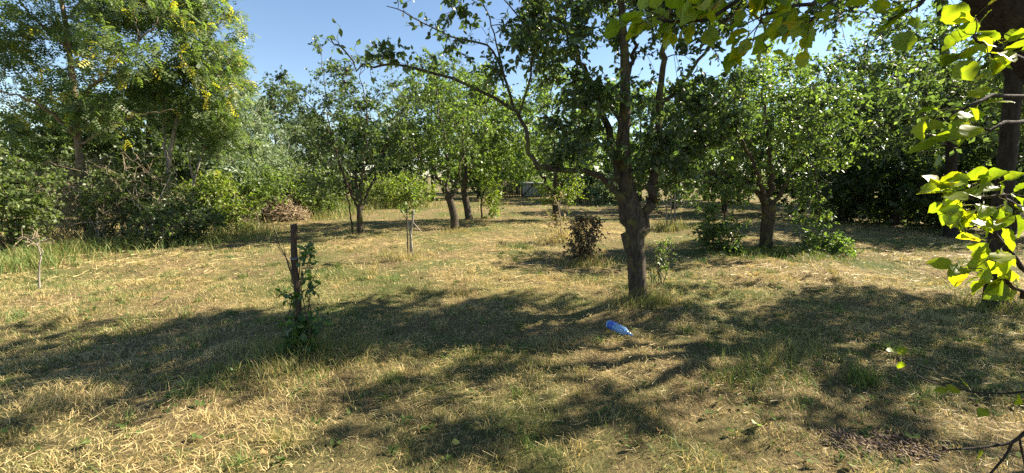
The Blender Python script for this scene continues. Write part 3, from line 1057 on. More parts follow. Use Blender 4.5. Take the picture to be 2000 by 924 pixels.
make_tree('locust_tree', 'pale-stemmed locust with two upright stems and feathery leaves against the sky', 'tree',
          [([P(332, 462, d), P(330, 390, d), P(328, 330, d), P(338, 270, d), P(348, 220, d), P(362, 130, d), P(358, 20, d), P(355, -60, d)], .075, .02),
           (PL(d, (329, 340), (322, 280), (320, 230), (312, 160), (300, 80)), .04, .012),
           (PL(d, (362, 130), (400, 80), (430, 40), (445, 0)), .03, .008),
           (PL(d, (350, 210), (395, 180), (430, 140), (455, 110)), .03, .008)],
          [B(350, 90, d, 90, 75, 1.1), B(420, 60, d, 45, 65, .9), B(430, 140, d, 42, 50, .9), B(330, -20, d, 110, 60, 1.2), B(390, 180, d, 60, 40, .8), B(310, 170, d, 60, 40, .8)],
          bark='bark_pale', leaf='locust', templ='frond', leaf_size=.25, n_bough=100, n_twig=800, lpt=6, twig_len=.55, yellow=.14, droop=.35, upn=.9, group='locust trees along the left edge', tint_hi=.84)
d = 11.6
make_tree('locust_tree', 'young locust with thin forked pinkish stems right of the pale one', 'tree',
          [(PL(d, (372, 462), (374, 400), (378, 360), (392, 310), (408, 265), (416, 215)), .05, .012),
           (PL(d, (378, 350), (370, 310), (372, 270), (385, 225)), .028, .008)],
          [B(415, 220, d, 55, 50, .8), B(380, 250, d, 50, 45, .8), B(440, 270, d, 35, 45, .7)],
          bark='bark_pale', leaf='locust', templ='frond', leaf_size=.2, n_bough=50, n_twig=330, lpt=6, twig_len=.45, droop=.35, upn=.9, group='locust trees along the left edge', tint_hi=.84)
d = 15
make_tree('dark_tree', 'dense dark tree in the shade behind the pale-stemmed locust', 'tree',
          [([P(290, 430, d), P(288, 340, d), P(290, 240, d), P(292, 180, d)], .14, .03)],
          [B(290, 270, d, 75, 80, 1.4), B(240, 300, d, 60, 60, 1.2), B(340, 300, d, 60, 65, 1.2), B(290, 190, d, 60, 40, 1.)],
          bark='bark_dark', leaf='dark', templ='sprig', leaf_size=.24, n_bough=90, n_twig=600, lpt=6, twig_len=.6)
d = 14
make_tree('dark_tree', 'shaded tree with drooping branches behind the leaning locust trunk', 'tree',
          [([P(110, 430, d), P(108, 350, d), P(115, 280, d), P(110, 240, d)], .14, .03),
           (PL(d, (112, 300), (60, 270), (10, 270), (-40, 280)), .05, .015)],
          [B(110, 310, d, 60, 55, 1.2), B(60, 255, d, 60, 25, 1.), B(170, 290, d, 50, 55, 1.), B(140, 240, d, 60, 40, 1.)],
          bark='bark_dark', leaf='scrub', templ='sprig', leaf_size=.2, n_bough=80, n_twig=550, lpt=7, twig_len=.6, tint_hi=.5)

# ---- silvery willows behind the hay heap
will = [(455, 20, 75, 120, 400, 'tallest silvery willow rising beside the feathery locust'), (530, 23, 55, 185, 400, 'silvery willow with pale forked stems behind the hay heap'),
        (600, 25, 60, 215, 400, 'pale willow left of the multi-stemmed orchard tree'), (478, 16.5, 48, 262, 400, 'low silver-grey willow bush among vines')]
for px, d, hw, top, bot, lab in will:
    b = P(px, 380, d)
    b[2] = 0
    mid = (top + bot) / 2
    ht = bot - top
    make_tree('willow_tree', lab, 'tree',
              [([b, P(px, 370, d), P(px + 8, mid, d), P(px + 4, top + 15, d)], .13, .02), (PL(d, (px + 3, 340), (px - 25, mid, d - .3), (px - 35, top + ht * .25, d - .4)), .06, .012), (PL(d, (px + 3, 340), (px + 28, mid + 10, d - .3), (px + 38, top + ht * .3, d - .4)), .06, .012)],
              [B(px, mid - 10, d, hw * .8, ht * .42, 1.5), B(px - hw * .4, mid + ht * .15, d - .6, hw * .6, ht * .27, 1.2), B(px + hw * .45, mid + ht * .12, d - .5, hw * .6, ht * .27, 1.2), B(px, top + ht * .18, d, hw * .5, ht * .2, 1.)],
              bark='bark_pale', leaf='silver', templ='wsprig', leaf_size=.36, n_bough=90, n_twig=540, lpt=6, twig_len=.75, up=.1, droop=.6, group='willows behind the lawn', twig_mat='twig_dry')

# ---- undergrowth along the left
U = [  # name, px, base py, lobes(px,py,rx,ry), leaf, templ, size, boughs, twigs, lpt, label
    ('bush', 25, 500, [(20, 370, 70, 75), (10, 430, 60, 50), (60, 400, 35, 40)], 'scrub', 'leaf2', .075, 70, 700, 10, 'fresh green bush cut by the left edge of the picture'),
    ('bramble', 130, 472, [(135, 380, 55, 60), (110, 420, 50, 40), (190, 370, 35, 60)], 'drybush', 'leaf2', .055, 110, 1300, 3, 'tangled dry bramble thicket round the leaning locust trunk'),
    ('bush', 245, 472, [(240, 385, 60, 55), (225, 430, 55, 40), (270, 350, 45, 45)], 'scrub', 'leaf2', .07, 70, 650, 11, 'grey-green bush between the leaning trunk and the pale-stemmed locust'),
    ('bush', 345, 474, [(335, 430, 65, 42), (390, 440, 50, 35), (300, 410, 45, 40)], 'plum', 'leaf2', .07, 80, 750, 11, 'low dark green bush in front of the pale-stemmed locust'),
    ('vine_thicket', 435, 452, [(430, 385, 45, 40), (460, 410, 50, 35), (400, 370, 35, 35)], 'yellowgreen', 'leaf2', .095, 60, 560, 10, 'yellow-green vine thicket left of the hay heap'),
    ('vine_thicket', 520, 436, [(510, 360, 50, 30), (500, 395, 50, 35), (560, 370, 40, 28)], 'bright', 'leaf2', .10, 60, 560, 10, 'fresh green vine thicket behind the hay heap'),
    ('bush', 620, 425, [(615, 370, 40, 45), (640, 395, 50, 28), (590, 385, 35, 35)], 'scrub', 'leaf2', .11, 60, 560, 10, 'leafy bush right of the hay heap'),
    ('bush', 645, 418, [(640, 310, 40, 60), (625, 350, 40, 40)], 'dark', 'leaf2', .12, 60, 560, 10, 'tall dark bush behind the multi-stemmed orchard tree'),
    ('bush', 775, 405, [(775, 372, 55, 28), (815, 380, 35, 22), (740, 378, 40, 24)], 'yellowgreen', 'leaf2', .12, 70, 700, 10, 'sunny yellow-green bush behind the staked sapling'),
    ('bush', 1186, 400, [(1186, 378, 24, 24)], 'silver', 'leaf2', .14, 40, 320, 9, 'small round grey-green bush left of the plum trunk'),
    ('bush', 1290, 560, [(1288, 505, 14, 34), (1300, 490, 20, 18)], 'scrub', 'leaf4', .036, 18, 80, 7, 'small sunlit shoot bush just right of the plum trunk'),
    ('bronze_bush', 1140, 508, [(1138, 475, 28, 32), (1150, 440, 20, 24), (1124, 450, 12, 22)], 'brownbush', 'leaf2', .055, 60, 260, 9, 'dense bronze-dark bush left of the plum trunk'),
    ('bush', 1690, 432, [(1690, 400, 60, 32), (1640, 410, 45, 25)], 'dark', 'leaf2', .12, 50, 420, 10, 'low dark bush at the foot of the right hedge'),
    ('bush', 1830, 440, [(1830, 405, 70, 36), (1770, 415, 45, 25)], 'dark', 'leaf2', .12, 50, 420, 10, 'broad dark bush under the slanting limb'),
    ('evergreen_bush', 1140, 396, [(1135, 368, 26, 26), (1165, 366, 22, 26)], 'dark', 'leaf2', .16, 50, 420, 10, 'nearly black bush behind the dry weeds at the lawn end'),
]
for nm, px, py, lobes, leaf, tp, sz, nb, nt_, lp, lab in U:
    g = G(px, py)
    d = g[1]
    make_shrub(nm, lab, 'bush', g, [B(a, b_, d + (i * .35 - .2) * d / 12, c, e, max(.25, (c + e) / 2 / FPX * d)) for i, (a, b_, c, e) in enumerate(lobes)],
               stems=9, spread=.25 * d / 10, leaf=leaf, templ=tp, leaf_size=sz, n_bough=nb, n_twig=nt_, lpt=lp, twig_len=.034 * d if d > 6 else .14,
               bark='twig_dry' if leaf == 'drybush' else 'twig', twig_mat='twig_dry' if leaf == 'drybush' else 'twig', bough_r=.009, zmin=.05, stem_r=.018 if d > 7 else .007)

for px, py, lobes, lab in ((205, 476, [(200, 380, 45, 70), (215, 430, 40, 35)], 'bare grey-brown dead bush right of the leaning locust trunk'),
                           (300, 474, [(290, 350, 50, 55), (310, 400, 45, 40)], 'bare dead branches arching left of the pale-stemmed locust'),
                           (480, 450, [(480, 415, 40, 25)], 'dry brown stalks left of the hay heap')):
    g = G(px, py)
    d = g[1]
    make_shrub('dead_bush', lab, 'bush', g, [B(a, b_, d, c, e, .6) for a, b_, c, e in lobes], stems=10, spread=.4, leaf='drybush', templ='leaf2', leaf_size=.045, n_bough=24, n_twig=80, lpt=2,
               twig_len=.5, bark='bark_pale', twig_mat='twig_dry', bough_r=.010, zmin=.05, stem_r=.02, twig_r=.005)

# ---- far trees closing the lawn
far = [  # px, depth, half width, top, bottom, leaf, label
    (845, 27, 80, 115, 385, 'bright', 'sunlit bright green tree behind the leaning orchard tree'),
    (935, 30, 60, 150, 380, 'bright', 'sunlit tree behind the upright orchard tree'),
    (1010, 38, 60, 190, 372, 'yellowgreen', 'far yellow-green tree above the paling fence'),
    (1085, 33, 70, 120, 378, 'bright', 'tall light green tree beyond the pale shed'),
    (1180, 30, 65, 170, 382, 'apple', 'far green tree left of the plum fork'),
    (770, 29, 60, 210, 388, 'silver', 'greyish tree behind the sunny yellow-green bush'),
    (690, 27, 70, 240, 390, 'scrub', 'green tree behind the multi-stemmed orchard tree'),
    (380, 21, 70, 200, 400, 'scrub', 'green tree behind the young locust'),
    (200, 22, 80, 190, 405, 'scrub', 'green tree far behind the leaning locust trunk'),
    (20, 20, 90, 285, 410, 'scrub', 'low tree far behind the left edge bush'),
    (985, 42, 45, 285, 372, 'apple', 'low green tree closing the lane left of the paling fence'),
    (1035, 44, 45, 270, 372, 'bright', 'low light green tree right behind the pale shed'),
    (1125, 40, 45, 260, 374, 'apple', 'low tree behind the nearly black bush'),
    (905, 40, 45, 270, 374, 'scrub', 'low greyish tree closing the lawn between the close pair'),
    (1250, 27, 60, 170, 385, 'bright', 'sunlit tree directly behind the plum trunk'),
    (1380, 28, 80, 160, 385, 'bright', 'bright tree behind the shaded one near the stakes'),
    (1500, 26, 80, 110, 388, 'bright', 'tall sunlit tree behind the low apple tree'),
    (1620, 24, 80, 120, 390, 'bright', 'sunlit tree showing through the right hedge'),
    (1740, 22, 80, 130, 395, 'scrub', 'tree behind the middle of the right hedge'),
    (1870, 20, 90, 100, 400, 'bright', 'sunny tree behind the slanting limb'),
    (1990, 19, 90, 80, 400, 'scrub', 'tree far behind the right edge trunk')]
for px, d, hw, top, bot, leaf, lab in far:
    b = P(px, 370, d)
    b[2] = 0
    mid = (top + bot) / 2
    ht = bot - top
    make_tree('background_tree', lab, 'tree',
              [([b, P(px, 350, d), P(px + rng.normal() * 6, mid, d), P(px, top + 20, d)], .16, .03)],
              [B(px, mid, d, hw * .85, ht * .45, 2.2), B(px - hw * .45, mid + ht * .2, d - .8, hw * .65, ht * .28, 1.8), B(px + hw * .45, mid + ht * .15, d - .6, hw * .65, ht * .3, 1.8), B(px + 5, top + ht * .2, d, hw * .6, ht * .2, 1.5)],
              bark='bark_dark', leaf=leaf, templ='sprig', leaf_size=.46, n_bough=64, n_twig=300, lpt=6, twig_len=.95, group='trees beyond the lawn', bough_r=.02, twig_r=.006, tint_hi=.85)

# ================================================================== THE MULBERRY OVER THE CAMERA
near_leaves = leaf_meshes(M['near'], 'leaf', BROAD, [.15, .25, .35, .42, .5, .55, .6, .66, .72, .8, .86, .95], .07, 10)
n_top = [PL(1.8, (1720, -120, 1.95), (1602, 0), (1540, 15), (1492, 30, 1.7), (1484, 48, 1.7)),
         PL(1.75, (1560, -110, 1.9), (1420, 18, 1.75), (1350, 40, 1.7), (1275, 35, 1.66)),
         PL(1.8, (1860, -110, 2.), (1805, 0), (1760, 25), (1735, 40)),
         PL(1.8, (1700, -130, 1.9), (1640, -20), (1600, 25), (1580, 45)),
         PL(1.8, (1600, -100, 1.9), (1500, -30), (1430, -10), (1360, -20))]
n_right = [PL(1.75, (2090, 150, 2.05), (1975, 110, 1.8), (1925, 85, 1.75), (1900, 70)),
           PL(1.75, (2100, 190, 2.05), (1970, 190, 1.8), (1910, 200, 1.7), (1875, 220, 1.7)),
           PL(1.7, (2130, 240, 2.05), (1990, 235, 1.75), (1935, 250, 1.7), (1900, 265, 1.7))]
n_low = [PL(1.5, (2200, 420, 2.08), (2010, 400, 1.6), (1945, 385), (1870, 388)),
         PL(1.5, (2200, 600, 2.08), (2020, 540, 1.6), (1960, 470), (1925, 415), (1910, 395)),
         PL(1.5, (2200, 640, 2.08), (2030, 590, 1.6), (1985, 565), (1940, 540), (1925, 530))]
trunk_pts = [np.array([3.55, 2.0, 0]), P(2230, 560, 2.1), P(2190, 350, 2.1), P(2085, 160, 2.1), P(1962, -10, 2.1), P(1850, -170, 2.1), P(1660, -330, 2.1)]
mulb = make_tree('mulberry_tree', 'near mulberry with big backlit yellow-green leaves overhanging the top right', 'tree',
                 [(trunk_pts, .145, .10), (PL(2.0, (1850, -170), (1720, -120, 1.95), (1560, -110, 1.9), (1380, -160, 1.9)), .05, .02)]
                 + [(p, .011, .0035) for p in n_top + n_right + n_low],
                 [(np.array([2.2, 2.1, 4.3]), np.array([1.4, 1.3, .8])), (np.array([3.3, 2.2, 4.6]), np.array([1.3, 1.3, .8]))],
                 bark='bark_dark', leaf='near', templ='leaf4', leaf_size=.11, n_bough=110, n_twig=900, lpt=8, twig_len=.4, trunk_sides=20, rough=.05)
spray(mulb, n_top, 42, 4, .12, .072, near_leaves, up=.4, droop=.2, t0=.25, twig_r=.0028, upn=.9, weights=[.28, .26, .14, .2, .12])
spray(mulb, n_right, 12, 4, .12, .082, near_leaves, weights=[.5, .3, .2], up=0, droop=.3, t0=.4, twig_r=.0026, upn=1.)
spray(mulb, n_low, 20, 4, .11, .07, near_leaves, up=.25, droop=.2, t0=.45, twig_r=.0024, upn=.7)

# ---- low shoot at the lower right corner
root = thing('low_shoot', (2.25, 1.45, float(height(2.25, 1.45))), 'nearly bare low shoot reaching in at the lower right corner', 'shoot')
b0 = np.array([2.25, 1.45, -.03])
low_pts = []
for pts, r0, r1 in ((np.array([b0, P(2060, 800, 1.55), P(2005, 842, 1.5), P(1975, 864, 1.5), P(1932, 872, 1.5), P(1880, 877, 1.5), P(1841, 879, 1.5)]), .008, .0035),
                    (PL(1.5, (1978, 862), (1960, 895), (1935, 925), (1915, 950)), .0045, .003),
                    (PL(1.5, (1990, 855), (1998, 890), (2005, 930)), .004, .003),
                    (PL(1.5, (1955, 868), (1925, 862), (1880, 858), (1855, 852)), .0025, .001),
                    (np.array([b0, P(2080, 740, 1.7), P(2000, 765, 1.75), P(1920, 768, 1.8), P(1860, 757, 1.85), P(1800, 738, 1.9), P(1755, 700, 1.95)]), .006, .0015)):
    low_pts.append(spline(pts, 60))
    V, Fs = tube(spline(pts, 22), np.linspace(r0, r1, 22), 6, .12, True)
    mk('stem', V, Fs, M['bark_dark'], root, smooth=True)
low_pts = np.vstack(low_pts)
for px, py, dx, dz, sz in ((1748, 690, -.6, .5, .05), (1757, 692, .5, .8, .045), (1760, 706, .1, -1, .045), (1872, 760, -1, .05, .06), (1850, 763, -1, 0, .045), (1886, 752, -.6, .7, .05),
                           (1906, 779, .6, -.6, .03), (1995, 760, .6, -.3, .06), (1990, 772, .4, -.8, .06), (1925, 800, -.8, -.5, .05), (1912, 880, .3, -1, .05)):
    lp = P(px, py, 1.82 if py < 860 else 1.5)
    q = low_pts[np.argmin(np.linalg.norm(low_pts - lp, axis=1))]
    V, Fs = tube(spline([q, (q + lp) / 2 + np.array([0, 0, .012]), lp], 6), np.linspace(.0018, .001, 6), 4)
    mk('stalk', V, Fs, M['twig'], root, smooth=True)
    place_leaf(root, near_leaves[rng.integers(len(near_leaves))], lp, np.array([dx, rng.normal() * .3, dz]), norm(np.array([rng.normal() * .3, -.5, .9])), sz)

# ================================================================== POST WITH CLIMBING PLANT
g = G(586, 694)
d = g[1]
post = thing('wooden_post', (g[0], g[1], float(height(g[0], g[1]))), 'dark weathered wooden post wrapped by a climbing plant', 'post')
pp = spline([P(588, 705, d), P(583, 600, d), P(576, 520, d), P(574, 441, d)], 22)
V, Fs = tube(pp, .026 * (1 + .08 * rng.normal(size=22)), 10, .09, True)
V[-10:, 2] += rng.normal(size=10) * .014
mk('shaft', V, Fs, M['post'], post, smooth=False)
a = np.linspace(0, 4 * np.pi, 40)
c = P(575, 507, d)
V, Fs = tube(np.stack([c[0] + .034 * np.cos(a), c[1] + .034 * np.sin(a), c[2] + np.linspace(0, .02, 40)], 1), np.full(40, .0035), 5)
M['wire'] = plain('grey_wire', (.25, .27, .30), .5, .2, 20, .3)
mk('wire_tie', V, Fs, M['wire'], post, smooth=True)
plant = thing('climbing_plant', (g[0] + .03, g[1] - .04, float(height(g[0], g[1]))), 'leafy green climbing plant with bare canes tied to the dark post', 'plant')
stems = [PL(d, (592, 700, d - .05), (598, 620, d - .05), (588, 560, d - .05), (600, 520, d - .04), (612, 480)), PL(d, (584, 700, d - .06), (575, 620, d - .05), (585, 560, d - .05), (592, 510, d - .04)),
         PL(d, (598, 700, d + .04), (610, 630), (600, 570), (612, 545), (622, 520, d - .03)), PL(d, (580, 700), (562, 640, d - .05), (570, 580), (555, 570, d - .04)),
         PL(d, (594, 700, d - .08), (604, 650, d - .08), (596, 600, d - .08)), PL(d, (590, 700, d + .06), (603, 600, d + .05), (606, 530, d + .03), (598, 490))]
canes = [PL(d, (570, 540, d - .05), (560, 505, d - .05), (545, 478), (530, 430), (514, 392)), PL(d, (572, 545, d + .04), (561, 512), (552, 470), (556, 448)), PL(d, (571, 560, d + .03), (566, 515), (548, 490), (534, 462)),
         PL(d, (583, 560, d + .03), (586, 500), (581, 452), (580, 428))]
for s in stems:
    V, Fs = tube(spline(s, 16), np.linspace(.006, .002, 16), 5, .1)
    mk('stem', V, Fs, M['twig'], plant, smooth=True)
for s in canes:
    V, Fs = tube(spline(s, 14), np.linspace(.004, .0016, 14), 5, .1)
    mk('cane', V, Fs, M['twig'], plant, smooth=True)
M['climber'] = leaf_mat('climber_leaf', [(0, (.03, .07, .018)), (.5, (.06, .12, .03)), (1, (.13, .20, .05))], trans=.4, rough=.36)
climb_leaves = leaf_meshes(M['climber'], 'leaf', OVAL, [.1, .3, .5, .6, .8], .03, 4)
spray(plant, stems, 46, 4, .09, .062, climb_leaves, up=.4, droop=.2, t0=.04, twig_r=.0018)
spray(plant, [np.array(q[:2]) for q in stems[:5]], 28, 4, .09, .074, climb_leaves, up=.4, droop=.2, t0=.1, twig_r=.0018)

# ================================================================== BLUE BOTTLE
p0, p1 = G(1187, 645), G(1229, 661)
ax = norm(p1 - p0)
L = .30
M['pet'] = None
m, nt, out = nodes_of('blue_plastic')
pb = nt.nodes.new('ShaderNodeBsdfPrincipled')
pb.inputs['Base Color'].default_value = (.34, .58, .92, 1)
pb.inputs['Roughness'].default_value = .12
pb.inputs['Transmission Weight'].default_value = .55
pb.inputs['IOR'].default_value = 1.35
nt.links.new(pb.outputs[0], out.inputs[0])
M['pet'] = m
M['wrap'] = plain('bottle_wrap', (.06, .14, .55), .3, .15)
bot = thing('plastic_bottle', (p0[0], p0[1], float(height(p0[0], p0[1]))), 'crumpled blue plastic bottle lying in the grass beside the plum trunk', 'bottle')


def lathe(prof, name, mat, dent=0.):
    t = np.array([a for a, _ in prof])
    r = np.array([b for _, b in prof])
    c = p0 + np.array([0, 0, .075]) + np.outer(t * L, ax + np.array([0, 0, -.10]))
    n = 20
    V, Fs = tube(c, r, n, 0, True)
    if dent:
        q = V.reshape(len(t), n, 3)
        for k in range(len(t)):
            f = 1 - dent * (.5 + .5 * math.sin(9 * t[k])) * np.maximum(0, np.cos(np.linspace(0, 6.28, n, endpoint=False) - 1.2 - 2 * t[k])) ** 3
            q[k] = c[k] + (q[k] - c[k]) * f[:, None]
        V = q.reshape(-1, 3)
    return mk(name, V, Fs, mat, bot, smooth=True)


body = [(0, .020), (.005, .038), (.03, .045)] + [(.05 + .05 * i, .046 if i % 2 else .0415) for i in range(13)] + [(.70, .042), (.76, .035), (.82, .025), (.87, .0165), (.88, .0135)]
lathe(body, 'bottle_body', M['pet'], .12)
lathe([(.88, .0135), (.92, .0135), (.93, .0175), (.945, .0175), (.95, .0135), (1.02, .0135)], 'bottle_neck', M['pet'])
lathe([(.10, .0468), (.2, .0475), (.30, .0468)], 'wrap_band', M['wrap'], .12)

# ================================================================== SAPLINGS, STAKES, STICKS
def stick(name, label, cat, pts, r0, r1, mat, group=None, n=10):
    p = spline(pts, n)
    V, Fs = tube(p, np.linspace(r0, r1, n), 7, .08, True)
    o = mk(name, V, Fs, M[mat], smooth=True)
    tag(o, label, cat, group)
    return o


d = D(803, 506)
stick('stake', 'tall pale stake leaning right beside the young sapling', 'stake', PL(d, (803, 510), (802, 470), (806, 430), (808, 410)), .022, .018, 'bark_pale', 'stakes of the young sapling')
stick('stake', 'short pale stake left of the young sapling stem', 'stake', PL(d, (808, 512, d - .1), (803, 470, d - .05), (798, 432)), .02, .016, 'bark_pale', 'stakes of the young sapling')
stick('stake', 'thin white stick slanting down from the sapling stakes', 'stick', PL(d, (806, 434), (815, 444), (824, 455)), .010, .009, 'bark_pale', 'stakes of the young sapling')
make_tree('sapling', 'young staked sapling with a small tuft of leaves, left of the lawn centre', 'sapling',
          [(PL(d + .1, (797, 506), (796, 460), (795, 420), (795, 395)), .018, .008), (PL(d + .1, (795, 430), (785, 415), (780, 405)), .008, .004), (PL(d + .1, (795, 410), (810, 400), (822, 392)), .008, .004)],
          [B(797, 385, d, 26, 18, .3), B(785, 410, d, 15, 14, .25), B(818, 395, d, 14, 12, .25)], leaf='bright', templ='leaf4', leaf_size=.075, n_bough=14, n_twig=30, lpt=5, twig_len=.16, bark='twig', trunk_sides=8, bough_r=.006)
d = D(1310, 446)
for px, py, b, lab in ((1311, 382, 446, 'middle thin stake of the three right of the plum trunk'), (1318, 372, 447, 'tallest right-hand thin stake of the three beyond the plum trunk'), (1302, 398, 444, 'shortest left-hand thin stake of the three beyond the plum trunk')):
    stick('stake', lab, 'stake', PL(d, (px + 1, b), (px, (py + b) / 2), (px, py)), .024, .018, 'wood_grey', 'three stakes in a grass tuft')
d = D(75, 556)
make_tree('sapling', 'bare grey sapling stem with crooked top near the left edge', 'sapling',
          [(PL(d, (75, 558), (76, 525), (80, 500), (72, 478)), .014, .006), (PL(d, (80, 500), (84, 490), (60, 470)), .007, .004)],
          [B(72, 470, d, 22, 14, .2)], leaf='drybush', templ='leaf2', leaf_size=.03, n_bough=8, n_twig=22, lpt=2, twig_len=.16, bark='bark_pale', trunk_sides=8, bough_r=.004, twig_mat='twig_dry')
d = D(1092, 470)
make_tree('sapling', 'thin dying sapling with dry leaves left of the bronze bush', 'sapling',
          [(PL(d, (1094, 472), (1096, 440), (1092, 410), (1096, 385)), .018, .006), (PL(d, (1095, 440), (1078, 430), (1072, 445)), .008, .004)],
          [B(1094, 420, d, 22, 40, .3), B(1080, 450, d, 20, 18, .3)], leaf='drybush', templ='leaf2', leaf_size=.07, n_bough=16, n_twig=70, lpt=5, twig_len=.22, bark='twig_dry', trunk_sides=8, bough_r=.006, twig_mat='twig_dry')
d = D(942, 427)
make_tree('sapling', 'yellow-green climbing sapling right of the close pair of orchard trees', 'sapling',
          [(PL(d, (942, 428), (940, 395), (950, 360), (956, 340)), .035, .012), (PL(d, (941, 400), (962, 375), (965, 350)), .02, .008)],
          [B(958, 365, d, 18, 34, .5), B(945, 345, d, 22, 20, .5), B(962, 400, d, 12, 24, .4)], leaf='yellowgreen', templ='leaf2', leaf_size=.12, n_bough=26, n_twig=170, lpt=8, twig_len=.4, bark='bark_dark', trunk_sides=8)

# ================================================================== HAY HEAP
g = G(556, 432)
d = g[1]
heap = thing('hay_heap', (g[0], g[1], float(height(g[0], g[1]))), 'rounded heap of dry brown hay in front of the vine thickets', 'hay heap')
rx, ry, rz = .70, .62, .74
nt_, nr_ = 30, 14
V = []
for i in range(nr_):
    ph = i / (nr_ - 1) * np.pi / 2
    for j in range(nt_):
        th = j / nt_ * 2 * np.pi
        b = 1 + .38 * (vn(np.array(math.cos(th) * 2.6 + 5), np.array(math.sin(th) * 2.6 + ph * 3)) - .5) * 2
        V.append([g[0] + rx * math.cos(ph) * math.cos(th) * b, g[1] + ry * math.cos(ph) * math.sin(th) * b, -.06 + rz * math.sin(ph) * b])
V = np.array(V)
i = np.arange(nr_ - 1)[:, None] * nt_
j = np.arange(nt_)[None]
F = np.stack([i + j, i + (j + 1) % nt_, i + nt_ + (j + 1) % nt_, i + nt_ + j], -1).reshape(-1, 4)
M['hay_core'] = plain('hay_core', (.20, .13, .07), .95, .5, 30)
mk('mound', V, [F], M['hay_core'], heap, smooth=True)
n = 4200
th, ph = rng.random(n) * 6.283, np.arcsin(rng.random(n))
p = np.stack([g[0] + rx * np.cos(ph) * np.cos(th) * 1.03, g[1] + ry * np.cos(ph) * np.sin(th) * 1.03, rz * np.sin(ph) * 1.02 - .03], 1)
p = np.array([g[0], g[1], -.05]) + (p - np.array([g[0], g[1], -.05])) * (.82 + .45 * vn(np.cos(th) * 2.6 + 5, np.sin(th) * 2.6 + ph * 3) * (.7 + .5 * rng.random(n)))[:, None]
nrm = norm(np.stack([np.cos(ph) * np.cos(th), np.cos(ph) * np.sin(th), np.sin(ph)], 1))
dd = norm(np.cross(nrm, rand_dirs(n)) + nrm * rng.normal(size=(n, 1)) * .5 + np.array([0, 0, -.3]))
V, Fs, tn = instance_leaves((np.array([[-.5, -.018, 0], [-.5, .018, 0], [0, .018, .08], [0, -.018, .08], [.5, .01, 0], [.5, -.01, 0]]), [np.array([[0, 1, 2, 3], [3, 2, 4, 5]])]),
                            p, dd, nrm, .2 + .5 * rng.random(n) ** 2, np.clip(.66 + rng.normal(size=n) * .16, 0, 1))
M['haystraw'] = leaf_mat('hay_straw', [(0, (.08, .055, .03)), (.5, (.19, .135, .075)), (1, (.36, .27, .155))], trans=.2, tgain=(1, 1, .9), rough=.8)
mk('straw', V, Fs, M['haystraw'], heap, tint=tn, kind='stuff')

for q in range(7):
    a = rng.random() * 6.28
    p = g + np.array([.75 * math.cos(a), .6 * math.sin(a), 0])
    e = g + np.array([.5 * math.cos(a + 2), .4 * math.sin(a + 2), .75 + .35 * rng.random()])
    V, Fs = tube(spline([p, (p + e) / 2 + np.array([0, 0, .2]), e], 8), np.linspace(.012, .006, 8), 5, .1, True)
    mk('stick', V, Fs, M['twig_dry'], heap, smooth=True)

# ================================================================== FAR END OF THE LAWN: PALE SHED AND PALING FENCE
M['pale_board'] = plain('pale_board', (.50, .53, .54), .7, .12, 3)
M['white_edge'] = plain('white_edge', (.8, .8, .78), .6, .06, 3)
M['old_wood'] = bark_mat('old_paling', (.06, .05, .035), (.13, .11, .075), (.20, .17, .12), scale=(20, 20, 3), bump=.4)
d = 33.
c = P(1042, 360, d)
shed = thing('low_shed', (c[0], d, 0), 'low pale shed with white roof edge at the far end of the lawn', 'shed')
x0, x1 = P(1019, 360, d)[0], P(1072, 360, d)[0]
w = (x1 - x0) / 8
for k in range(8):
    V, Fs = box(x0 + k * w + .008, x0 + (k + 1) * w - .008, d, d + .03 + .006 * (k % 2), 0, 1.02)
    mk('board', V, Fs, M['pale_board'], shed)
V, Fs = box(x0 - .03, x1 + .03, d + .05, d + 1.6, -.05, 1.03)
mk('body', V, Fs, M['old_wood'], shed)
V, Fs = box(x0 - .15, x1 + .15, d - .18, d + 1.8, 1.04, 1.14)
mk('roof', V, Fs, M['white_edge'], shed)
for a, b in (((x0 + .1, .1), (x0 + .9, .95)), ((x0 + .02, 0), (x0 + .02, 1.02))):
    V, Fs = tube(np.array([[a[0], d - .05, a[1]], [b[0], d - .05, b[1]]]), np.full(2, .04), 6, 0, True)
    mk('brace', V, Fs, M['old_wood'], shed)
fence = thing('paling_fence', (P(990, 360, d)[0], d, 0), 'short weathered paling fence left of the low pale shed', 'fence')
fx0, fx1 = P(962, 360, d)[0], P(1016, 360, d)[0]
nn = 17
for k in range(nn):
    x = fx0 + (fx1 - fx0) * k / nn
    hh = 1.15 + .14 * rng.random()
    V, Fs = box(x, x + .088, d + .01 * (k % 3), d + .025 + .01 * (k % 3), -.03, hh)
    V[4:, 0] += rng.normal() * .02
    mk('paling', V, Fs, M['old_wood'], fence)
for z in (.35, .9):
    V, Fs = box(fx0, fx1, d + .06, d + .11, z, z + .07)
    mk('rail', V, Fs, M['old_wood'], fence)

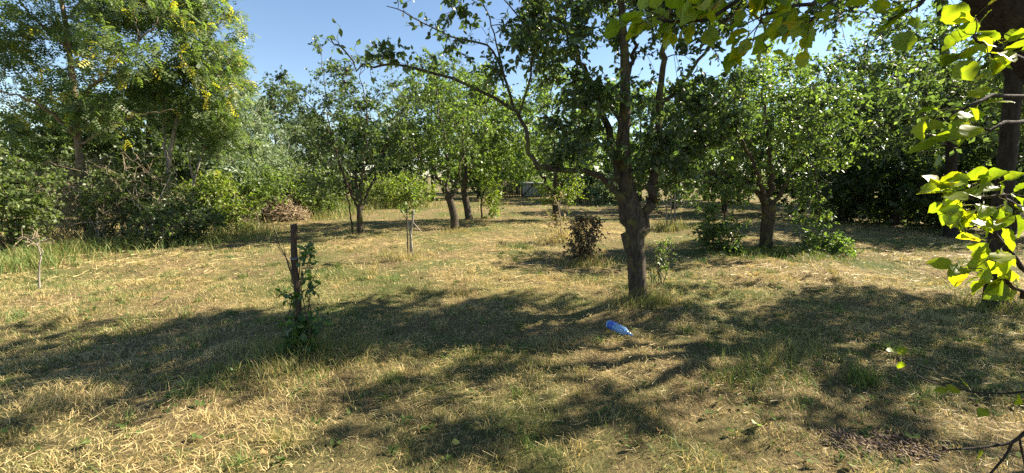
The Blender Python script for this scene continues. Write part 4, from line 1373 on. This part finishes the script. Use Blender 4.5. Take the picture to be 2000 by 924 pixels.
# ================================================================== BARE SOIL, FALLEN LEAVES
n = 1600
r, th = np.sqrt(rng.random(n)), rng.random(n) * 6.283
cx, cy_ = SOIL[0] + .36 * r * np.cos(th), SOIL[1] + .17 * r * np.sin(th)
cs = .002 + .011 * rng.random(n) ** 3
OCT = np.array([[1, 0, 0], [0, 1, 0], [-1, 0, 0], [0, -1, 0], [0, 0, .8], [0, 0, -.8]], float)
OF = np.array([[0, 1, 4], [1, 2, 4], [2, 3, 4], [3, 0, 4], [1, 0, 5], [2, 1, 5], [3, 2, 5], [0, 3, 5]])
V = np.stack([cx, cy_, height(cx, cy_) + cs * .3 + .03 * (1 - r)], 1)[:, None] + OCT[None] * cs[:, None, None] * (1 + .45 * rng.normal(size=(n, 6, 1)))
F = (np.arange(n)[:, None, None] * 6 + OF[None]).reshape(-1, 3)
M['soil'] = plain('dry_soil', (.15, .105, .07), .95, .5, 60)
mk('soil_clods', V.reshape(-1, 3), [F], M['soil'], kind='stuff')
M['fallen_a'] = leaf_mat('fallen_orange', [(0, (.42, .18, .08)), (1, (.5, .24, .1))], trans=.3, rough=.6)
M['fallen_b'] = leaf_mat('fallen_yellow', [(0, (.5, .40, .08)), (1, (.6, .5, .12))], trans=.3, rough=.6)
M['fallen_c'] = leaf_mat('fallen_pale', [(0, (.22, .30, .14)), (1, (.3, .38, .2))], trans=.3, rough=.6)
for px, py, mat, sz, lab in ((514, 911, 'fallen_a', .05, 'orange fallen leaf in the sunlit grass at the bottom left'), (883, 872, 'fallen_b', .045, 'yellow fallen leaf in the foreground grass, bottom centre'),
                             (1471, 848, 'fallen_c', .07, 'pale green fallen leaf in dry grass, lower right'), (455, 742, 'fallen_c', .06, 'round pale green leaf in shade right of the dark post foot'),
                             (1285, 855, 'fallen_a', .04, 'small reddish fallen leaf in sunlit grass below the bottle')):
    q = G(px, py)
    me = leaf_meshes(M[mat], 'fallen_leaf', BROAD, [.5], .06, 6)[0]
    o = bpy.data.objects.new('fallen_leaf', me)
    C.objects.link(o)
    a = rng.random() * 6.28
    o.location = (q[0], q[1], float(height(q[0], q[1])) + .045)
    o.rotation_euler = (.5 + rng.normal() * .2, rng.normal() * .25, a * .3)
    o.scale = (sz, sz, sz)
    tag(o, lab, 'leaf')
